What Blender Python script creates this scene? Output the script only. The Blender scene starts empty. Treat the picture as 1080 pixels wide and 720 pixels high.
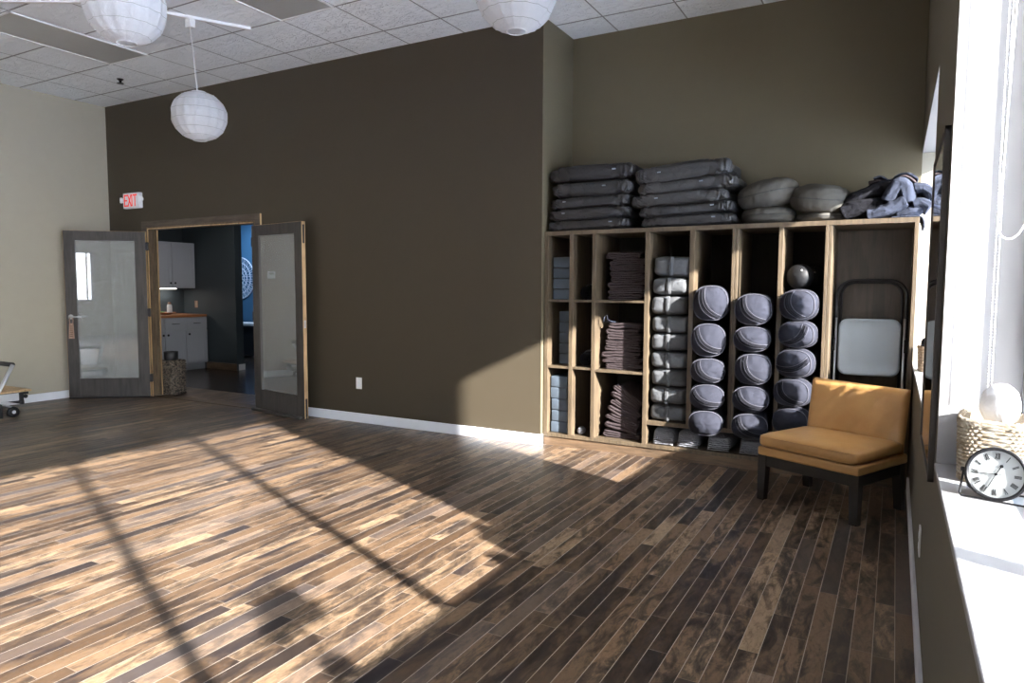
import bpy, bmesh, math, random
from math import pi, sin, cos, radians as R
from mathutils import Vector as V, Matrix, noise, Quaternion
random.seed(7)
SC = bpy.context.scene
COL = SC.collection

# ------------------------------------------------------------------ materials
def newmat(name):
    m = bpy.data.materials.new(name); m.use_nodes = True
    nt = m.node_tree; b = nt.nodes['Principled BSDF']
    return m, nt, b
class NT:
    def __init__(s, nt): s.nt = nt
    def n(s, typ, **kw):
        o = s.nt.nodes.new(typ)
        for k, v in kw.items(): setattr(o, k, v)
        return o
    def l(s, a, b): s.nt.links.new(a, b)
    def m(s, op, a, b=None, c=None):
        o = s.n('ShaderNodeMath', operation=op)
        for i, x in enumerate((a, b, c)):
            if x is None: continue
            if isinstance(x, (int, float)): o.inputs[i].default_value = x
            else: s.l(x, o.inputs[i])
        return o.outputs[0]
    def noise(s, vec, scale, detail=4, rough=.55, dist=0):
        o = s.n('ShaderNodeTexNoise'); o.inputs['Scale'].default_value = scale
        o.inputs['Detail'].default_value = detail; o.inputs['Roughness'].default_value = rough
        o.inputs['Distortion'].default_value = dist
        if vec is not None: s.l(vec, o.inputs['Vector'])
        return o
    def ramp(s, fac, stops, interp='LINEAR'):
        o = s.n('ShaderNodeValToRGB'); o.color_ramp.interpolation = interp
        el = o.color_ramp.elements
        while len(el) < len(stops): el.new(.5)
        for e, (p, c) in zip(el, stops): e.position = p; e.color = (*c, 1)
        s.l(fac, o.inputs[0]); return o.outputs[0]
    def mix(s, fac, a, b, mode='MIX'):
        o = s.n('ShaderNodeMix', data_type='RGBA', blend_type=mode)
        for i, x in ((0, fac), (6, a), (7, b)):
            if isinstance(x, (int, float)): o.inputs[i].default_value = x
            elif isinstance(x, tuple): o.inputs[i].default_value = (*x, 1)
            else: s.l(x, o.inputs[i])
        return o.outputs[2]
    def bump(s, h, strength, dist, b):
        o = s.n('ShaderNodeBump'); o.inputs['Strength'].default_value = strength
        o.inputs['Distance'].default_value = dist
        s.l(h, o.inputs['Height']); s.l(o.outputs[0], b.inputs['Normal'])

def plain(name, col, rough=.6, metal=0, var=.12, nscale=8, bump=0, bscale=60, spec=.5, coat=0, sheen=0):
    m, nt, b = newmat(name); g = NT(nt)
    tc = g.n('ShaderNodeTexCoord').outputs['Object']
    n = g.noise(tc, nscale)
    a = tuple(c*(1-var) for c in col); c2 = tuple(min(1, c*(1+var)) for c in col)
    g.l(g.mix(n.outputs[0], a, c2), b.inputs['Base Color'])
    b.inputs['Roughness'].default_value = rough; b.inputs['Metallic'].default_value = metal
    b.inputs['Specular IOR Level'].default_value = spec; b.inputs['Coat Weight'].default_value = coat
    b.inputs['Sheen Weight'].default_value = sheen
    if bump: g.bump(g.noise(tc, bscale).outputs[0], bump, .004, b)
    return m
def fabric(name, col, rough=.85, wr=.5, wscale=9, spec=.25, fine=.3):
    m, nt, b = newmat(name); g = NT(nt)
    tc = g.n('ShaderNodeTexCoord').outputs['Object']
    n = g.noise(tc, 14)
    g.l(g.mix(n.outputs[0], tuple(c*.82 for c in col), tuple(c*1.15 for c in col)), b.inputs['Base Color'])
    b.inputs['Roughness'].default_value = rough; b.inputs['Specular IOR Level'].default_value = spec
    big = g.noise(tc, wscale, 3, .5, 1.2).outputs[0]; small = g.noise(tc, 220, 2).outputs[0]
    g.bump(g.m('ADD', g.m('MULTIPLY', big, wr), g.m('MULTIPLY', small, fine*.06)), .9, .02, b)
    return m
def wood(name, light, dark, scale=6, axis='Z', rough=.5, bump=.15):
    m, nt, b = newmat(name); g = NT(nt)
    tc = g.n('ShaderNodeTexCoord').outputs['Object']
    mp = g.n('ShaderNodeMapping'); g.l(tc, mp.inputs[0])
    s = [7, 7, 7]; s['XYZ'.index(axis)] = .7; mp.inputs['Scale'].default_value = s
    n1 = g.noise(mp.outputs[0], scale, 6, .6, .6).outputs[0]
    n2 = g.noise(tc, 3.5, 3).outputs[0]
    f = g.m('ADD', g.m('MULTIPLY', n1, .75), g.m('MULTIPLY', n2, .3))
    c = g.ramp(f, [(.36, dark), (.62, light), (.8, tuple(min(1, x*1.15) for x in light))])
    g.l(c, b.inputs['Base Color']); b.inputs['Roughness'].default_value = rough
    g.bump(n1, bump, .003, b)
    return m
def emis(name, col, st):
    m, nt, b = newmat(name)
    b.inputs['Base Color'].default_value = (*col, 1)
    b.inputs['Emission Color'].default_value = (*col, 1); b.inputs['Emission Strength'].default_value = st
    return m

def floor_mat():
    m, nt, b = newmat('plank_floor'); g = NT(nt)
    tc = g.n('ShaderNodeTexCoord').outputs['Object']
    sp = g.n('ShaderNodeSeparateXYZ'); g.l(tc, sp.inputs[0])
    u = g.m('DIVIDE', g.m('SUBTRACT', sp.outputs[0], .050), .0747)
    iu = g.m('FLOOR', u); fu = g.m('SUBTRACT', u, iu)
    w1 = g.n('ShaderNodeTexWhiteNoise', noise_dimensions='1D'); g.l(iu, w1.inputs['W'])
    w2 = g.n('ShaderNodeTexWhiteNoise', noise_dimensions='1D'); g.l(g.m('ADD', iu, 97.31), w2.inputs['W'])
    L = g.m('ADD', .50, g.m('MULTIPLY', w2.outputs[0], .75))
    v = g.m('DIVIDE', g.m('ADD', g.m('ADD', sp.outputs[1], 40), g.m('MULTIPLY', w1.outputs[0], 9.7)), L)
    # uneven lengths: warp v with a low noise per column
    iv = g.m('FLOOR', v); fv = g.m('SUBTRACT', v, iv)
    cv = g.n('ShaderNodeCombineXYZ'); g.l(iu, cv.inputs[0]); g.l(iv, cv.inputs[1])
    wn = g.n('ShaderNodeTexWhiteNoise', noise_dimensions='3D'); g.l(cv.outputs[0], wn.inputs['Vector'])
    sc = g.n('ShaderNodeSeparateColor'); g.l(wn.outputs['Color'], sc.inputs[0])
    # per-board shifted coordinates
    off = g.n('ShaderNodeVectorMath', operation='SCALE'); g.l(wn.outputs['Color'], off.inputs[0]); off.inputs['Scale'].default_value = 13
    ad = g.n('ShaderNodeVectorMath', operation='ADD'); g.l(tc, ad.inputs[0]); g.l(off.outputs[0], ad.inputs[1])
    mp = g.n('ShaderNodeMapping'); g.l(ad.outputs[0], mp.inputs[0]); mp.inputs['Scale'].default_value = (1, .3, 1)
    grain = g.noise(mp.outputs[0], 75, 5, .65, .5).outputs[0]
    mp2 = g.n('ShaderNodeMapping'); g.l(ad.outputs[0], mp2.inputs[0]); mp2.inputs['Scale'].default_value = (1, .30, 1)
    blot = g.noise(mp2.outputs[0], 15, 6, .68, .9).outputs[0]
    big = g.noise(mp2.outputs[0], 5.5, 3, .55, .6).outputs[0]
    base = g.ramp(sc.outputs[0], [(0, (.040, .026, .019)), (.16, (.085, .053, .031)), (.45, (.165, .106, .062)), (.8, (.26, .168, .098)), (1, (.40, .28, .170))])
    c = g.mix(g.m('MULTIPLY', g.ramp(grain, [(.38, (0,0,0)), (.68, (1,1,1))]), .45), base, (.13, .072, .038))
    # dark stained cloudy blotches
    fine = g.noise(mp2.outputs[0], 42, 8, .72, 1.6).outputs[0]
    c = g.mix(g.m('MULTIPLY', g.ramp(g.m('ADD', g.m('MULTIPLY', fine, .75), g.m('MULTIPLY', big, .25)), [(.47, (0,0,0)), (.60, (1,1,1))]), .62), c, (.062, .042, .031))
    bl = g.ramp(g.m('ADD', g.m('MULTIPLY', blot, .62), g.m('MULTIPLY', big, .5)), [(.53, (0,0,0)), (.585, (.55,.55,.55)), (.68, (1,1,1))])
    c = g.mix(g.m('MULTIPLY', bl, .90), c, (.024, .018, .016))
    # a few almost black boards
    dk = g.m('MULTIPLY', g.m('GREATER_THAN', sc.outputs[1], .86), g.ramp(big, [(.38, (0,0,0)), (.52, (1,1,1))]))
    c = g.mix(g.m('MULTIPLY', dk, .8), c, (.022, .018, .020))
    gr = g.m('MULTIPLY', g.m('GREATER_THAN', sc.outputs[2], .88), .32)
    c = g.mix(gr, c, (.16, .13, .115))
    e1 = g.m('LESS_THAN', fu, .038)
    e2 = g.m('LESS_THAN', g.m('MULTIPLY', fv, L), .0028)
    seam = g.m('MAXIMUM', e1, g.m('MULTIPLY', e2, .35))
    sn = g.ramp(g.noise(tc, 2.2, 3).outputs[0], [(.25, (.6,.6,.6)), (.5, (1,1,1))])
    c = g.mix(g.m('MULTIPLY', seam, sn), c, (.42, .37, .31))
    g.l(c, b.inputs['Base Color'])
    r = g.m('ADD', .30, g.m('MULTIPLY', blot, .16)); g.l(r, b.inputs['Roughness'])
    b.inputs['Specular IOR Level'].default_value = .5
    h = g.m('SUBTRACT', g.m('ADD', g.m('MULTIPLY', grain, .12), g.m('MULTIPLY', sc.outputs[1], .12)), g.m('MULTIPLY', seam, .25))
    g.bump(h, .35, .004, b)
    return m
def ceil_mat():
    m, nt, b = newmat('ceiling_tile'); g = NT(nt)
    tc = g.n('ShaderNodeTexCoord').outputs['Object']
    sp = g.n('ShaderNodeSeparateXYZ'); g.l(tc, sp.inputs[0])
    def line(x, x0, w):
        f = g.m('FRACT', g.m('DIVIDE', g.m('SUBTRACT', x, x0 - 61), .61))
        return f, g.m('LESS_THAN', g.m('ABSOLUTE', g.m('SUBTRACT', f, .5)), .5 - w/.61), 
    fx, inx = line(sp.outputs[0], -4.68, .006)
    fy, iny = line(sp.outputs[1], 4.367, .009)
    inside = g.m('MULTIPLY', inx, iny)
    mp = g.n('ShaderNodeMapping'); g.l(tc, mp.inputs[0]); mp.inputs['Rotation'].default_value = (0, 0, .7); mp.inputs['Scale'].default_value = (1, 2.6, 1)
    n1 = g.noise(mp.outputs[0], 5.5, 4, .6, 1.6).outputs[0]
    n2 = g.noise(tc, 60, 3).outputs[0]
    crack = g.ramp(g.m('ABSOLUTE', g.m('SUBTRACT', n1, .5)), [(0, (0,0,0)), (.035, (1,1,1))])
    tile = g.mix(n2, (.86, .89, .92), (.92, .95, .98))
    c = g.mix(inside, (.33, .33, .34), tile); g.l(c, b.inputs['Base Color'])
    b.inputs['Roughness'].default_value = .9
    h = g.m('ADD', g.m('MULTIPLY', crack, .5), g.m('ADD', g.m('MULTIPLY', n2, .1), g.m('MULTIPLY', inside, -.6)))
    g.bump(h, .9, .012, b)
    return m
def glass_mat(name, tint=(1, 1, 1), refl=1.0):
    m = bpy.data.materials.new(name); m.use_nodes = True; nt = m.node_tree; nt.nodes.clear(); g = NT(nt)
    t = g.n('ShaderNodeBsdfTransparent'); t.inputs[0].default_value = (*tint, 1)
    gl = g.n('ShaderNodeBsdfGlossy'); gl.inputs['Roughness'].default_value = 0.0
    fr = g.n('ShaderNodeFresnel'); fr.inputs[0].default_value = 1.5
    geo = g.n('ShaderNodeTexNoise'); geo.inputs['Scale'].default_value = 1.5
    mx = g.n('ShaderNodeMixShader'); g.l(g.m('MULTIPLY', fr.outputs[0], g.m('ADD', refl-.05, g.m('MULTIPLY', geo.outputs[0], .1))), mx.inputs[0])
    g.l(t.outputs[0], mx.inputs[1]); g.l(gl.outputs[0], mx.inputs[2])
    o = g.n('ShaderNodeOutputMaterial'); g.l(mx.outputs[0], o.inputs[0])
    return m
def frosted_mat():
    m = bpy.data.materials.new('frosted_glass'); m.use_nodes = True; nt = m.node_tree; nt.nodes.clear(); g = NT(nt)
    n = g.noise(g.n('ShaderNodeTexCoord').outputs['Object'], 3)
    d = g.n('ShaderNodeBsdfDiffuse'); g.l(g.mix(n.outputs[0], (.50, .52, .51), (.54, .56, .55)), d.inputs[0])
    rf = g.n('ShaderNodeBsdfRefraction'); rf.inputs['Roughness'].default_value = .14; rf.inputs['IOR'].default_value = 1.04
    rf.inputs[0].default_value = (.88, .91, .90, 1)
    m1 = g.n('ShaderNodeMixShader'); m1.inputs[0].default_value = .60
    g.l(d.outputs[0], m1.inputs[1]); g.l(rf.outputs[0], m1.inputs[2])
    gl = g.n('ShaderNodeBsdfGlossy'); gl.inputs['Roughness'].default_value = .012
    fr = g.n('ShaderNodeFresnel'); fr.inputs[0].default_value = 1.9
    m2 = g.n('ShaderNodeMixShader'); g.l(g.m('MULTIPLY', fr.outputs[0], 1.6), m2.inputs[0])
    g.l(m1.outputs[0], m2.inputs[1]); g.l(gl.outputs[0], m2.inputs[2])
    o = g.n('ShaderNodeOutputMaterial'); g.l(m2.outputs[0], o.inputs[0])
    return m
def paper_mat():
    m = bpy.data.materials.new('lantern_paper'); m.use_nodes = True; nt = m.node_tree; nt.nodes.clear(); g = NT(nt)
    tc = g.n('ShaderNodeTexCoord').outputs['Object']
    n = g.noise(tc, 18, 4, .6, .8)
    col = g.mix(n.outputs[0], (.74, .75, .77), (.84, .84, .85))
    d = g.n('ShaderNodeBsdfDiffuse'); t = g.n('ShaderNodeBsdfTranslucent'); g.l(col, d.inputs[0]); g.l(col, t.inputs[0])
    bp = g.n('ShaderNodeBump'); bp.inputs['Strength'].default_value = .8; bp.inputs['Distance'].default_value = .02
    g.l(n.outputs[0], bp.inputs['Height']); g.l(bp.outputs[0], d.inputs['Normal'])
    mx = g.n('ShaderNodeMixShader'); mx.inputs[0].default_value = .42
    g.l(d.outputs[0], mx.inputs[1]); g.l(t.outputs[0], mx.inputs[2])
    o = g.n('ShaderNodeOutputMaterial'); g.l(mx.outputs[0], o.inputs[0])
    return m
def weave_mat(name, a, b_, sx=60, sz=45):
    m, nt, b = newmat(name); g = NT(nt)
    tc = g.n('ShaderNodeTexCoord').outputs['Object']
    n = g.noise(tc, 45, 3)
    g.l(g.ramp(n.outputs[0], [(.38, a), (.62, b_)]), b.inputs['Base Color']); b.inputs['Roughness'].default_value = .8
    g.bump(g.noise(tc, 150).outputs[0], .5, .003, b)
    return m

M = dict(
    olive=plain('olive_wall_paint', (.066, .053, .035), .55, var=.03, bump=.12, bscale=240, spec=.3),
    olive_lit=plain('olive_paint_lightened', (.142, .122, .078), .55, var=.03, bump=.12, bscale=240, spec=.3),  # olive paint lightened in place of window light on the alcove walls
    pale=plain('pale_wall_paint', (.385, .352, .28), .6, var=.03, bump=.12, bscale=240, spec=.3),
    right=plain('taupe_wall_paint', (.16, .145, .112), .6, var=.03, bump=.12, bscale=240, spec=.3),
    cream=plain('window_reveal_paint', (.34, .34, .345), .5, var=.02),
    cream2=plain('cream_reveal_paint', (.42, .40, .33), .5, var=.02),
    white=plain('white_trim_paint', (.80, .82, .86), .35, var=.03),
    ceil=ceil_mat(), floor=floor_mat(),
    lens=plain('off_light_lens', (.42, .42, .40), .35, var=.05),
    white_metal=plain('white_metal', (.8, .8, .8), .4, var=.03),
    shelf=wood('shelf_pine', (.120, .088, .054), (.055, .040, .026), 5, 'Z', .5, .08),
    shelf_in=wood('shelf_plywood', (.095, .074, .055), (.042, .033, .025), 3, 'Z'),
    kick=wood('shelf_kick_wood', (.15, .095, .055), (.06, .04, .025), 5, 'X'),
    door=wood('grey_stained_wood', (.062, .055, .050), (.028, .025, .024), 4, 'Z', .45),
    edge=wood('raw_timber_edge', (.62, .42, .22), (.30, .18, .085), 5, 'Z', .5),
    casing=wood('casing_wood', (.105, .080, .060), (.05, .038, .028), 5, 'X', .5),
    jambw=wood('jamb_wood', (.15, .105, .062), (.06, .042, .027), 6, 'Z', .5),
    frosted=frosted_mat(), glass=glass_mat('window_glass'), paper=paper_mat(),
    steel=plain('brushed_steel', (.62, .63, .65), .28, 1, var=.05),
    silver=plain('silver_aluminium', (.70, .72, .75), .35, .7, var=.05),
    black=plain('black_metal', (.012, .012, .014), .35, .2, var=.1),
    blackp=plain('black_plastic', (.015, .015, .017), .5, var=.1),
    rubber=plain('black_rubber', (.010, .010, .011), .55, spec=.25, var=.1),
    charcoal=fabric('charcoal_fabric', (.030, .030, .032), .45, 1.1, 8, .45),
    charcoal2=fabric('lighter_charcoal_fabric', (.048, .048, .049), .45, 1.1, 8, .45),
    zafu=fabric('grey_cushion_cotton', (.088, .084, .075), .8, .5, 6),
    slate=fabric('slate_bolster_cotton', (.025, .0265, .038), .9, .35, 10),
    slate_dk=fabric('slate_seam_cotton', (.010, .010, .015), .8, .3, 10),
    pipe=fabric('pale_piping', (.085, .085, .105), .7, .1, 10),
    greyb=fabric('grey_bolster_cotton', (.10, .104, .110), .8, .8, 8),
    foam=plain('slate_foam', (.075, .098, .128), .75, var=.1, nscale=60, bump=.3, bscale=120),
    plum=fabric('plum_wool', (.052, .040, .042), .95, .5, 22, .1, 1),
    denim=fabric('blue_grey_wool', (.040, .046, .066), .95, .6, 16, .1, 1),
    navy=fabric('black_blanket_wool', (.013, .013, .016), .95, .6, 16, .1, 1),
    matg=fabric('grey_mat_cloth', (.20, .205, .225), .85, .6, 30),
    leather=None, legw=plain('dark_stained_legs', (.018, .015, .014), .35, var=.2),
    seatgrey=plain('pale_grey_seat_plastic', (.34, .40, .46), .42, var=.05),
    wick=weave_mat('pale_seagrass', (.26, .20, .13), (.42, .36, .28)),
    wickd=weave_mat('dark_seagrass', (.015, .012, .010), (.20, .16, .12)),
    wickm=weave_mat('mid_wicker', (.40, .28, .18), (.62, .47, .33)),
    towel=fabric('white_towel', (.80, .81, .83), .9, .5, 20),
    clockface=plain('clock_dial', (.36, .38, .38), .4, var=.02),
    clockcase=plain('clock_case_blue', (.20, .33, .46), .3, .4, var=.05),
    cabw=plain('white_cabinet_paint', (.34, .35, .38), .45, var=.03),
    counter=wood('butcher_block', (.40, .16, .06), (.20, .075, .03), 5, 'Y', .35),
    kwall=plain('slate_blue_paint', (.036, .048, .056), .6, var=.03),
    bwall=plain('bright_blue_paint', (.05, .14, .25), .6, var=.05),
    kfloor=plain('dark_hall_floor', (.028, .020, .016), .25, var=.25, nscale=5),
    exitred=emis('exit_red', (.85, .05, .04), .35), exitw=plain('exit_housing', (.82, .84, .88), .4, var=.02),
    mirror=plain('mirror_silver', (.86, .88, .87), .005, 1, var=.01), mframe=plain('mirror_frame', (.05, .042, .036), .4, var=.1),
    bounce=plain('pale_bounce_ground', (.82, .82, .83), .9, var=.1, nscale=2),
    winframe=plain('window_frame_paint', (.30, .31, .33), .45, var=.05),
    tag=wood('tag_wood', (.42, .28, .20), (.22, .12, .09), 8, 'Z'),
    bulb=emis('under_cabinet_strip', (1, .95, .88), 3),
    pot=plain('dark_planter_glaze', (.03, .032, .036), .3, var=.1),
    leaf=plain('dark_leaf', (.03, .07, .02), .5, var=.3),
    art=plain('lace_white', (.62, .68, .80), .6, var=.05),
    green=plain('green_herb', (.10, .22, .04), .6, var=.3),
)
def leather_mat():
    m, nt, b = newmat('tan_leather'); g = NT(nt)
    tc = g.n('ShaderNodeTexCoord').outputs['Object']
    n = g.noise(tc, 5, 4, .6)
    g.l(g.ramp(n.outputs[0], [(.3, (.44, .225, .072)), (.7, (.53, .295, .105))]), b.inputs['Base Color'])
    b.inputs['Roughness'].default_value = .36; b.inputs['Specular IOR Level'].default_value = .55
    v = g.n('ShaderNodeTexVoronoi'); v.inputs['Scale'].default_value = 260; g.l(tc, v.inputs[0])
    g.bump(g.m('ADD', g.m('MULTIPLY', v.outputs[0], .05), g.noise(tc, 11, 3, .5, .8).outputs[0]), .25, .01, b)
    return m
M['leather'] = leather_mat()
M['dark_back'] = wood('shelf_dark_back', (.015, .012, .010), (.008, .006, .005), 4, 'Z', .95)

# ------------------------------------------------------------------ geometry helpers
class MB:
    def __init__(s, mat=None): s.bm = bmesh.new(); s.X = mat or Matrix()
    def v(s, p): return s.bm.verts.new(s.X @ V(p))
    def f(s, vs):
        try: return s.bm.faces.new(vs)
        except ValueError: return None
    def box(s, x0, x1, y0, y1, z0, z1, bev=0, mat=None, seg=2):
        b2 = bmesh.new()
        bmesh.ops.create_cube(b2, size=1)
        for q in b2.verts:
            q.co = V(((x0+x1)/2 + q.co.x*(x1-x0), (y0+y1)/2 + q.co.y*(y1-y0), (z0+z1)/2 + q.co.z*(z1-z0)))
        if bev: bmesh.ops.bevel(b2, geom=b2.edges[:], offset=bev, segments=seg, profile=.5, affect='EDGES')
        s.add(b2, mat); return s
    def add(s, b2, mat=None):
        X = s.X @ (mat or Matrix())
        mp = {q: s.bm.verts.new(X @ q.co) for q in b2.verts}
        for fc in b2.faces: s.f([mp[q] for q in fc.verts])
        b2.free()
    def hexa(s, bot, top):
        a = [s.v(p) for p in bot]; b = [s.v(p) for p in top]; n = len(a)
        s.f(a[::-1]); s.f(b)
        for i in range(n): s.f([a[i], a[(i+1) % n], b[(i+1) % n], b[i]])
        return s
    def lathe(s, prof, seg=24, cap=True, mat=None, fn=None):
        X = mat or Matrix(); rings = []
        for r, z in prof:
            ring = []
            for i in range(seg):
                a = 2*pi*i/seg; p = V((r*cos(a), r*sin(a), z))
                if fn: p = fn(p, a)
                ring.append(s.v(X @ p))
            rings.append(ring)
        for A, B in zip(rings, rings[1:]):
            for i in range(seg): s.f([A[i], A[(i+1) % seg], B[(i+1) % seg], B[i]])
        if cap: s.f(rings[0][::-1]); s.f(rings[-1])
        return s
    def tube(s, pts, r, seg=8, closed=False, flat=1.0):
        pts = [V(p) for p in pts]; n = len(pts); rings = []
        up = None
        for i, p in enumerate(pts):
            if closed: t = (pts[(i+1) % n] - pts[i-1]).normalized()
            else: t = (pts[min(i+1, n-1)] - pts[max(i-1, 0)]).normalized()
            if up is None:
                up = V((0, 0, 1)) if abs(t.z) < .9 else V((1, 0, 0))
            a = t.cross(up).normalized()
            if a.length < .5: a = t.orthogonal().normalized()
            b = a.cross(t).normalized(); up = b
            rr = r[i] if isinstance(r, (list, tuple)) else r
            rings.append([s.v(p + a*rr*cos(2*pi*k/seg) + b*rr*flat*sin(2*pi*k/seg)) for k in range(seg)])
        m = n if closed else n-1
        for i in range(m):
            A = rings[i]; B = rings[(i+1) % n]
            for k in range(seg): s.f([A[k], A[(k+1) % seg], B[(k+1) % seg], B[k]])
        if not closed: s.f(rings[0][::-1]); s.f(rings[-1])
        return s
    def sell(s, c, sx, sy, sz, e1=.5, e2=.3, nu=40, nv=20, fn=None, mat=None):
        """superellipsoid, half sizes"""
        sg = lambda x, e: math.copysign(abs(x)**e, x); X = mat or Matrix(); rings = []
        for j in range(1, nv):
            ph = -pi/2 + pi*j/nv; ring = []
            for i in range(nu):
                th = 2*pi*i/nu
                p = V((sx*sg(cos(ph), e1)*sg(cos(th), e2), sy*sg(cos(ph), e1)*sg(sin(th), e2), sz*sg(sin(ph), e1)))
                if fn: p = fn(p)
                ring.append(s.v(X @ (p + V(c))))
            rings.append(ring)
        p0 = V((0, 0, -sz)); p1 = V((0, 0, sz))
        if fn: p0 = fn(p0); p1 = fn(p1)
        a = s.v(X @ (p0 + V(c))); b = s.v(X @ (p1 + V(c)))
        for A, B in zip(rings, rings[1:]):
            for i in range(nu): s.f([A[i], A[(i+1) % nu], B[(i+1) % nu], B[i]])
        for i in range(nu):
            s.f([a, rings[0][(i+1) % nu], rings[0][i]]); s.f([b, rings[-1][i], rings[-1][(i+1) % nu]])
        return s

def children(o): return o.children
def link(bm, name, mat, parent=None, smooth=False, base=None):
    bmesh.ops.recalc_face_normals(bm, faces=bm.faces[:])
    me = bpy.data.meshes.new(name)
    if parent is not None: o0 = WORLD[parent]
    elif base is not None: o0 = V(base)
    else:
        xs = [q.co.x for q in bm.verts]; ys = [q.co.y for q in bm.verts]; zs = [q.co.z for q in bm.verts]
        o0 = V(((min(xs)+max(xs))/2, (min(ys)+max(ys))/2, min(zs)))
    for q in bm.verts: q.co -= o0
    bm.to_mesh(me); bm.free()
    if smooth:
        me.polygons.foreach_set('use_smooth', [True]*len(me.polygons))
        if smooth == 'auto':
            try: me.set_sharp_from_angle(angle=R(38))
            except Exception: pass
    me.materials.append(M[mat] if isinstance(mat, str) else mat)
    o = bpy.data.objects.new(name, me); COL.objects.link(o)
    if parent is not None: o.parent = parent; WORLD[o] = o0.copy()
    else: o.location = o0; WORLD[o] = o0.copy()
    return o
WORLD = {}
def obj(name, mb, mat, parent=None, smooth=False, base=None): return link(mb.bm, name, mat, parent, smooth, base)
def empty(name, loc):
    o = bpy.data.objects.new(name, None); COL.objects.link(o); o.location = loc; WORLD[o] = V(loc); o.empty_display_size = .1; return o
def tag(o, label, cat, group=None, kind=None):
    o['label'] = label; o['category'] = cat
    if group: o['group'] = group
    if kind: o['kind'] = kind
    return o
def struct(name, mb, mat, smooth=False, base=(0, 0, 0), label=None):
    o = obj(name, mb, mat, None, smooth, base); o['kind'] = 'structure'
    if label: o['label'] = label
    return o
def TR(x, y, z, rz=0, rx=0, ry=0):
    return Matrix.Translation((x, y, z)) @ Matrix.Rotation(rz, 4, 'Z') @ Matrix.Rotation(ry, 4, 'Y') @ Matrix.Rotation(rx, 4, 'X')

# ------------------------------------------------------------------ room dimensions
XL, XR = -8.88, .129          # left and right walls
YW, YA = 5.346, 5.96          # dark wall, alcove back
XA = -2.67                    # alcove return
YB = -7.0                     # wall behind the camera
H = 3.636
XG = .34                      # window plane
SILL = .833
W1 = (-.62, 2.48, 2.80)       # window 1: y0,y1,head
W2 = (3.68, YA, 2.37)
W3 = (-6.6, -.98, 3.30)  # unseen window behind the camera, made large to brighten ceiling and left wall
# floor / ceiling
struct('floor', MB().box(XL-.1, XR+.1, YB-.1, YA+.1, -.1, 0), 'floor')
struct('ceiling', MB().box(XL-.1, XR+.35, YB-.1, YA+.1, H, H+.08), 'ceil')
# left wall, back wall behind camera
struct('wall_left', MB().box(XL-.12, XL, YB-.12, YW+.12, 0, H), 'pale')
W4 = (-5.75, -4.36, .97, 2.32)
struct('wall_south', MB().box(XL, W4[0], YB-.12, YB, 0, H).box(W4[1], XR+.3, YB-.12, YB, 0, H).box(W4[0], W4[1], YB-.12, YB, 0, W4[2]).box(W4[0], W4[1], YB-.12, YB, W4[3], H), 'pale')
w4 = empty('window_4', ((W4[0]+W4[1])/2, YB-.08, W4[2])); w4['kind'] = 'structure'
# dark wall with the double door opening
DX0, DX1, DZ = -8.07, -6.20, 2.068
wb = MB().box(XL, DX0-.03, YW, YW+.09, 0, H).box(DX1+.03, XA-.0021, YW, YW+.09, 0, H).box(DX0-.03, DX1+.03, YW, YW+.09, DZ+.03, H)
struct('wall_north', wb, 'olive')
struct('wall_alcove_left', MB().box(XA-.13, XA, YW+.09, YA+.12, 0, H).box(XA-.002, XA, YW, YW+.09, 0, H), 'olive_lit')
# thin return skin so that the outer corner stays one plane with the alcove side
struct('wall_alcove_back', MB().box(XA, XR, YA, YA+.12, 0, H), 'olive_lit')
struct('trim_10', MB().box(XR, XG+.06, YA, YA+.12, 0, H), 'cream2')
# right wall: piers, below-sill parts, headers
wr = MB()
wr.box(XR, XR+.27, W2[0], YA, 0, SILL-.02)
wr.box(XR, XR+.27, W1[1], W2[0], 0, H)
wr.box(XR, XR+.27, W1[0], W1[1], 0, SILL-.02)
wr.box(XR, XR+.27, W3[1], W1[0], 0, H)
wr.box(XR, XR+.27, W3[0], W3[1], 0, SILL-.02)
wr.box(XR, XR+.27, YB, W3[0], 0, H)
wr.box(XR, XR+.27, W2[0], YA, W2[2], H)
wr.box(XR, XR+.27, W1[0], W1[1], W1[2], H)
wr.box(XR, XR+.27, W3[0], W3[1], W3[2], H)
struct('wall_right', wr, 'right')
# window sills and painted reveals
def sill(n, w, full=True):
    s = MB().box(XR-.004, XG+.02, w[0]+.002, w[1]-.002, SILL-.02, SILL, .003)
    struct(n, s, 'cream')
sill('trim_1', W1); sill('trim_2', W2); sill('trim_3', W3)
rv = MB().box(XR+.001, XG+.05, W1[1]-.004, W1[1]+.0, SILL, W1[2]).box(XR+.001, XG+.05, W1[0], W1[0]+.004, SILL, W1[2]).box(XR+.001, XG+.05, W1[0], W1[1], W1[2]-.004, W1[2])
struct('trim_4', rv, 'cream')
rv = MB().box(XR+.001, XG+.05, W2[0], W2[0]+.004, SILL, W2[2]).box(XR+.001, XG+.05, W2[0], W2[1], W2[2]-.004, W2[2])
struct('trim_5', rv, 'cream')
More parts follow.
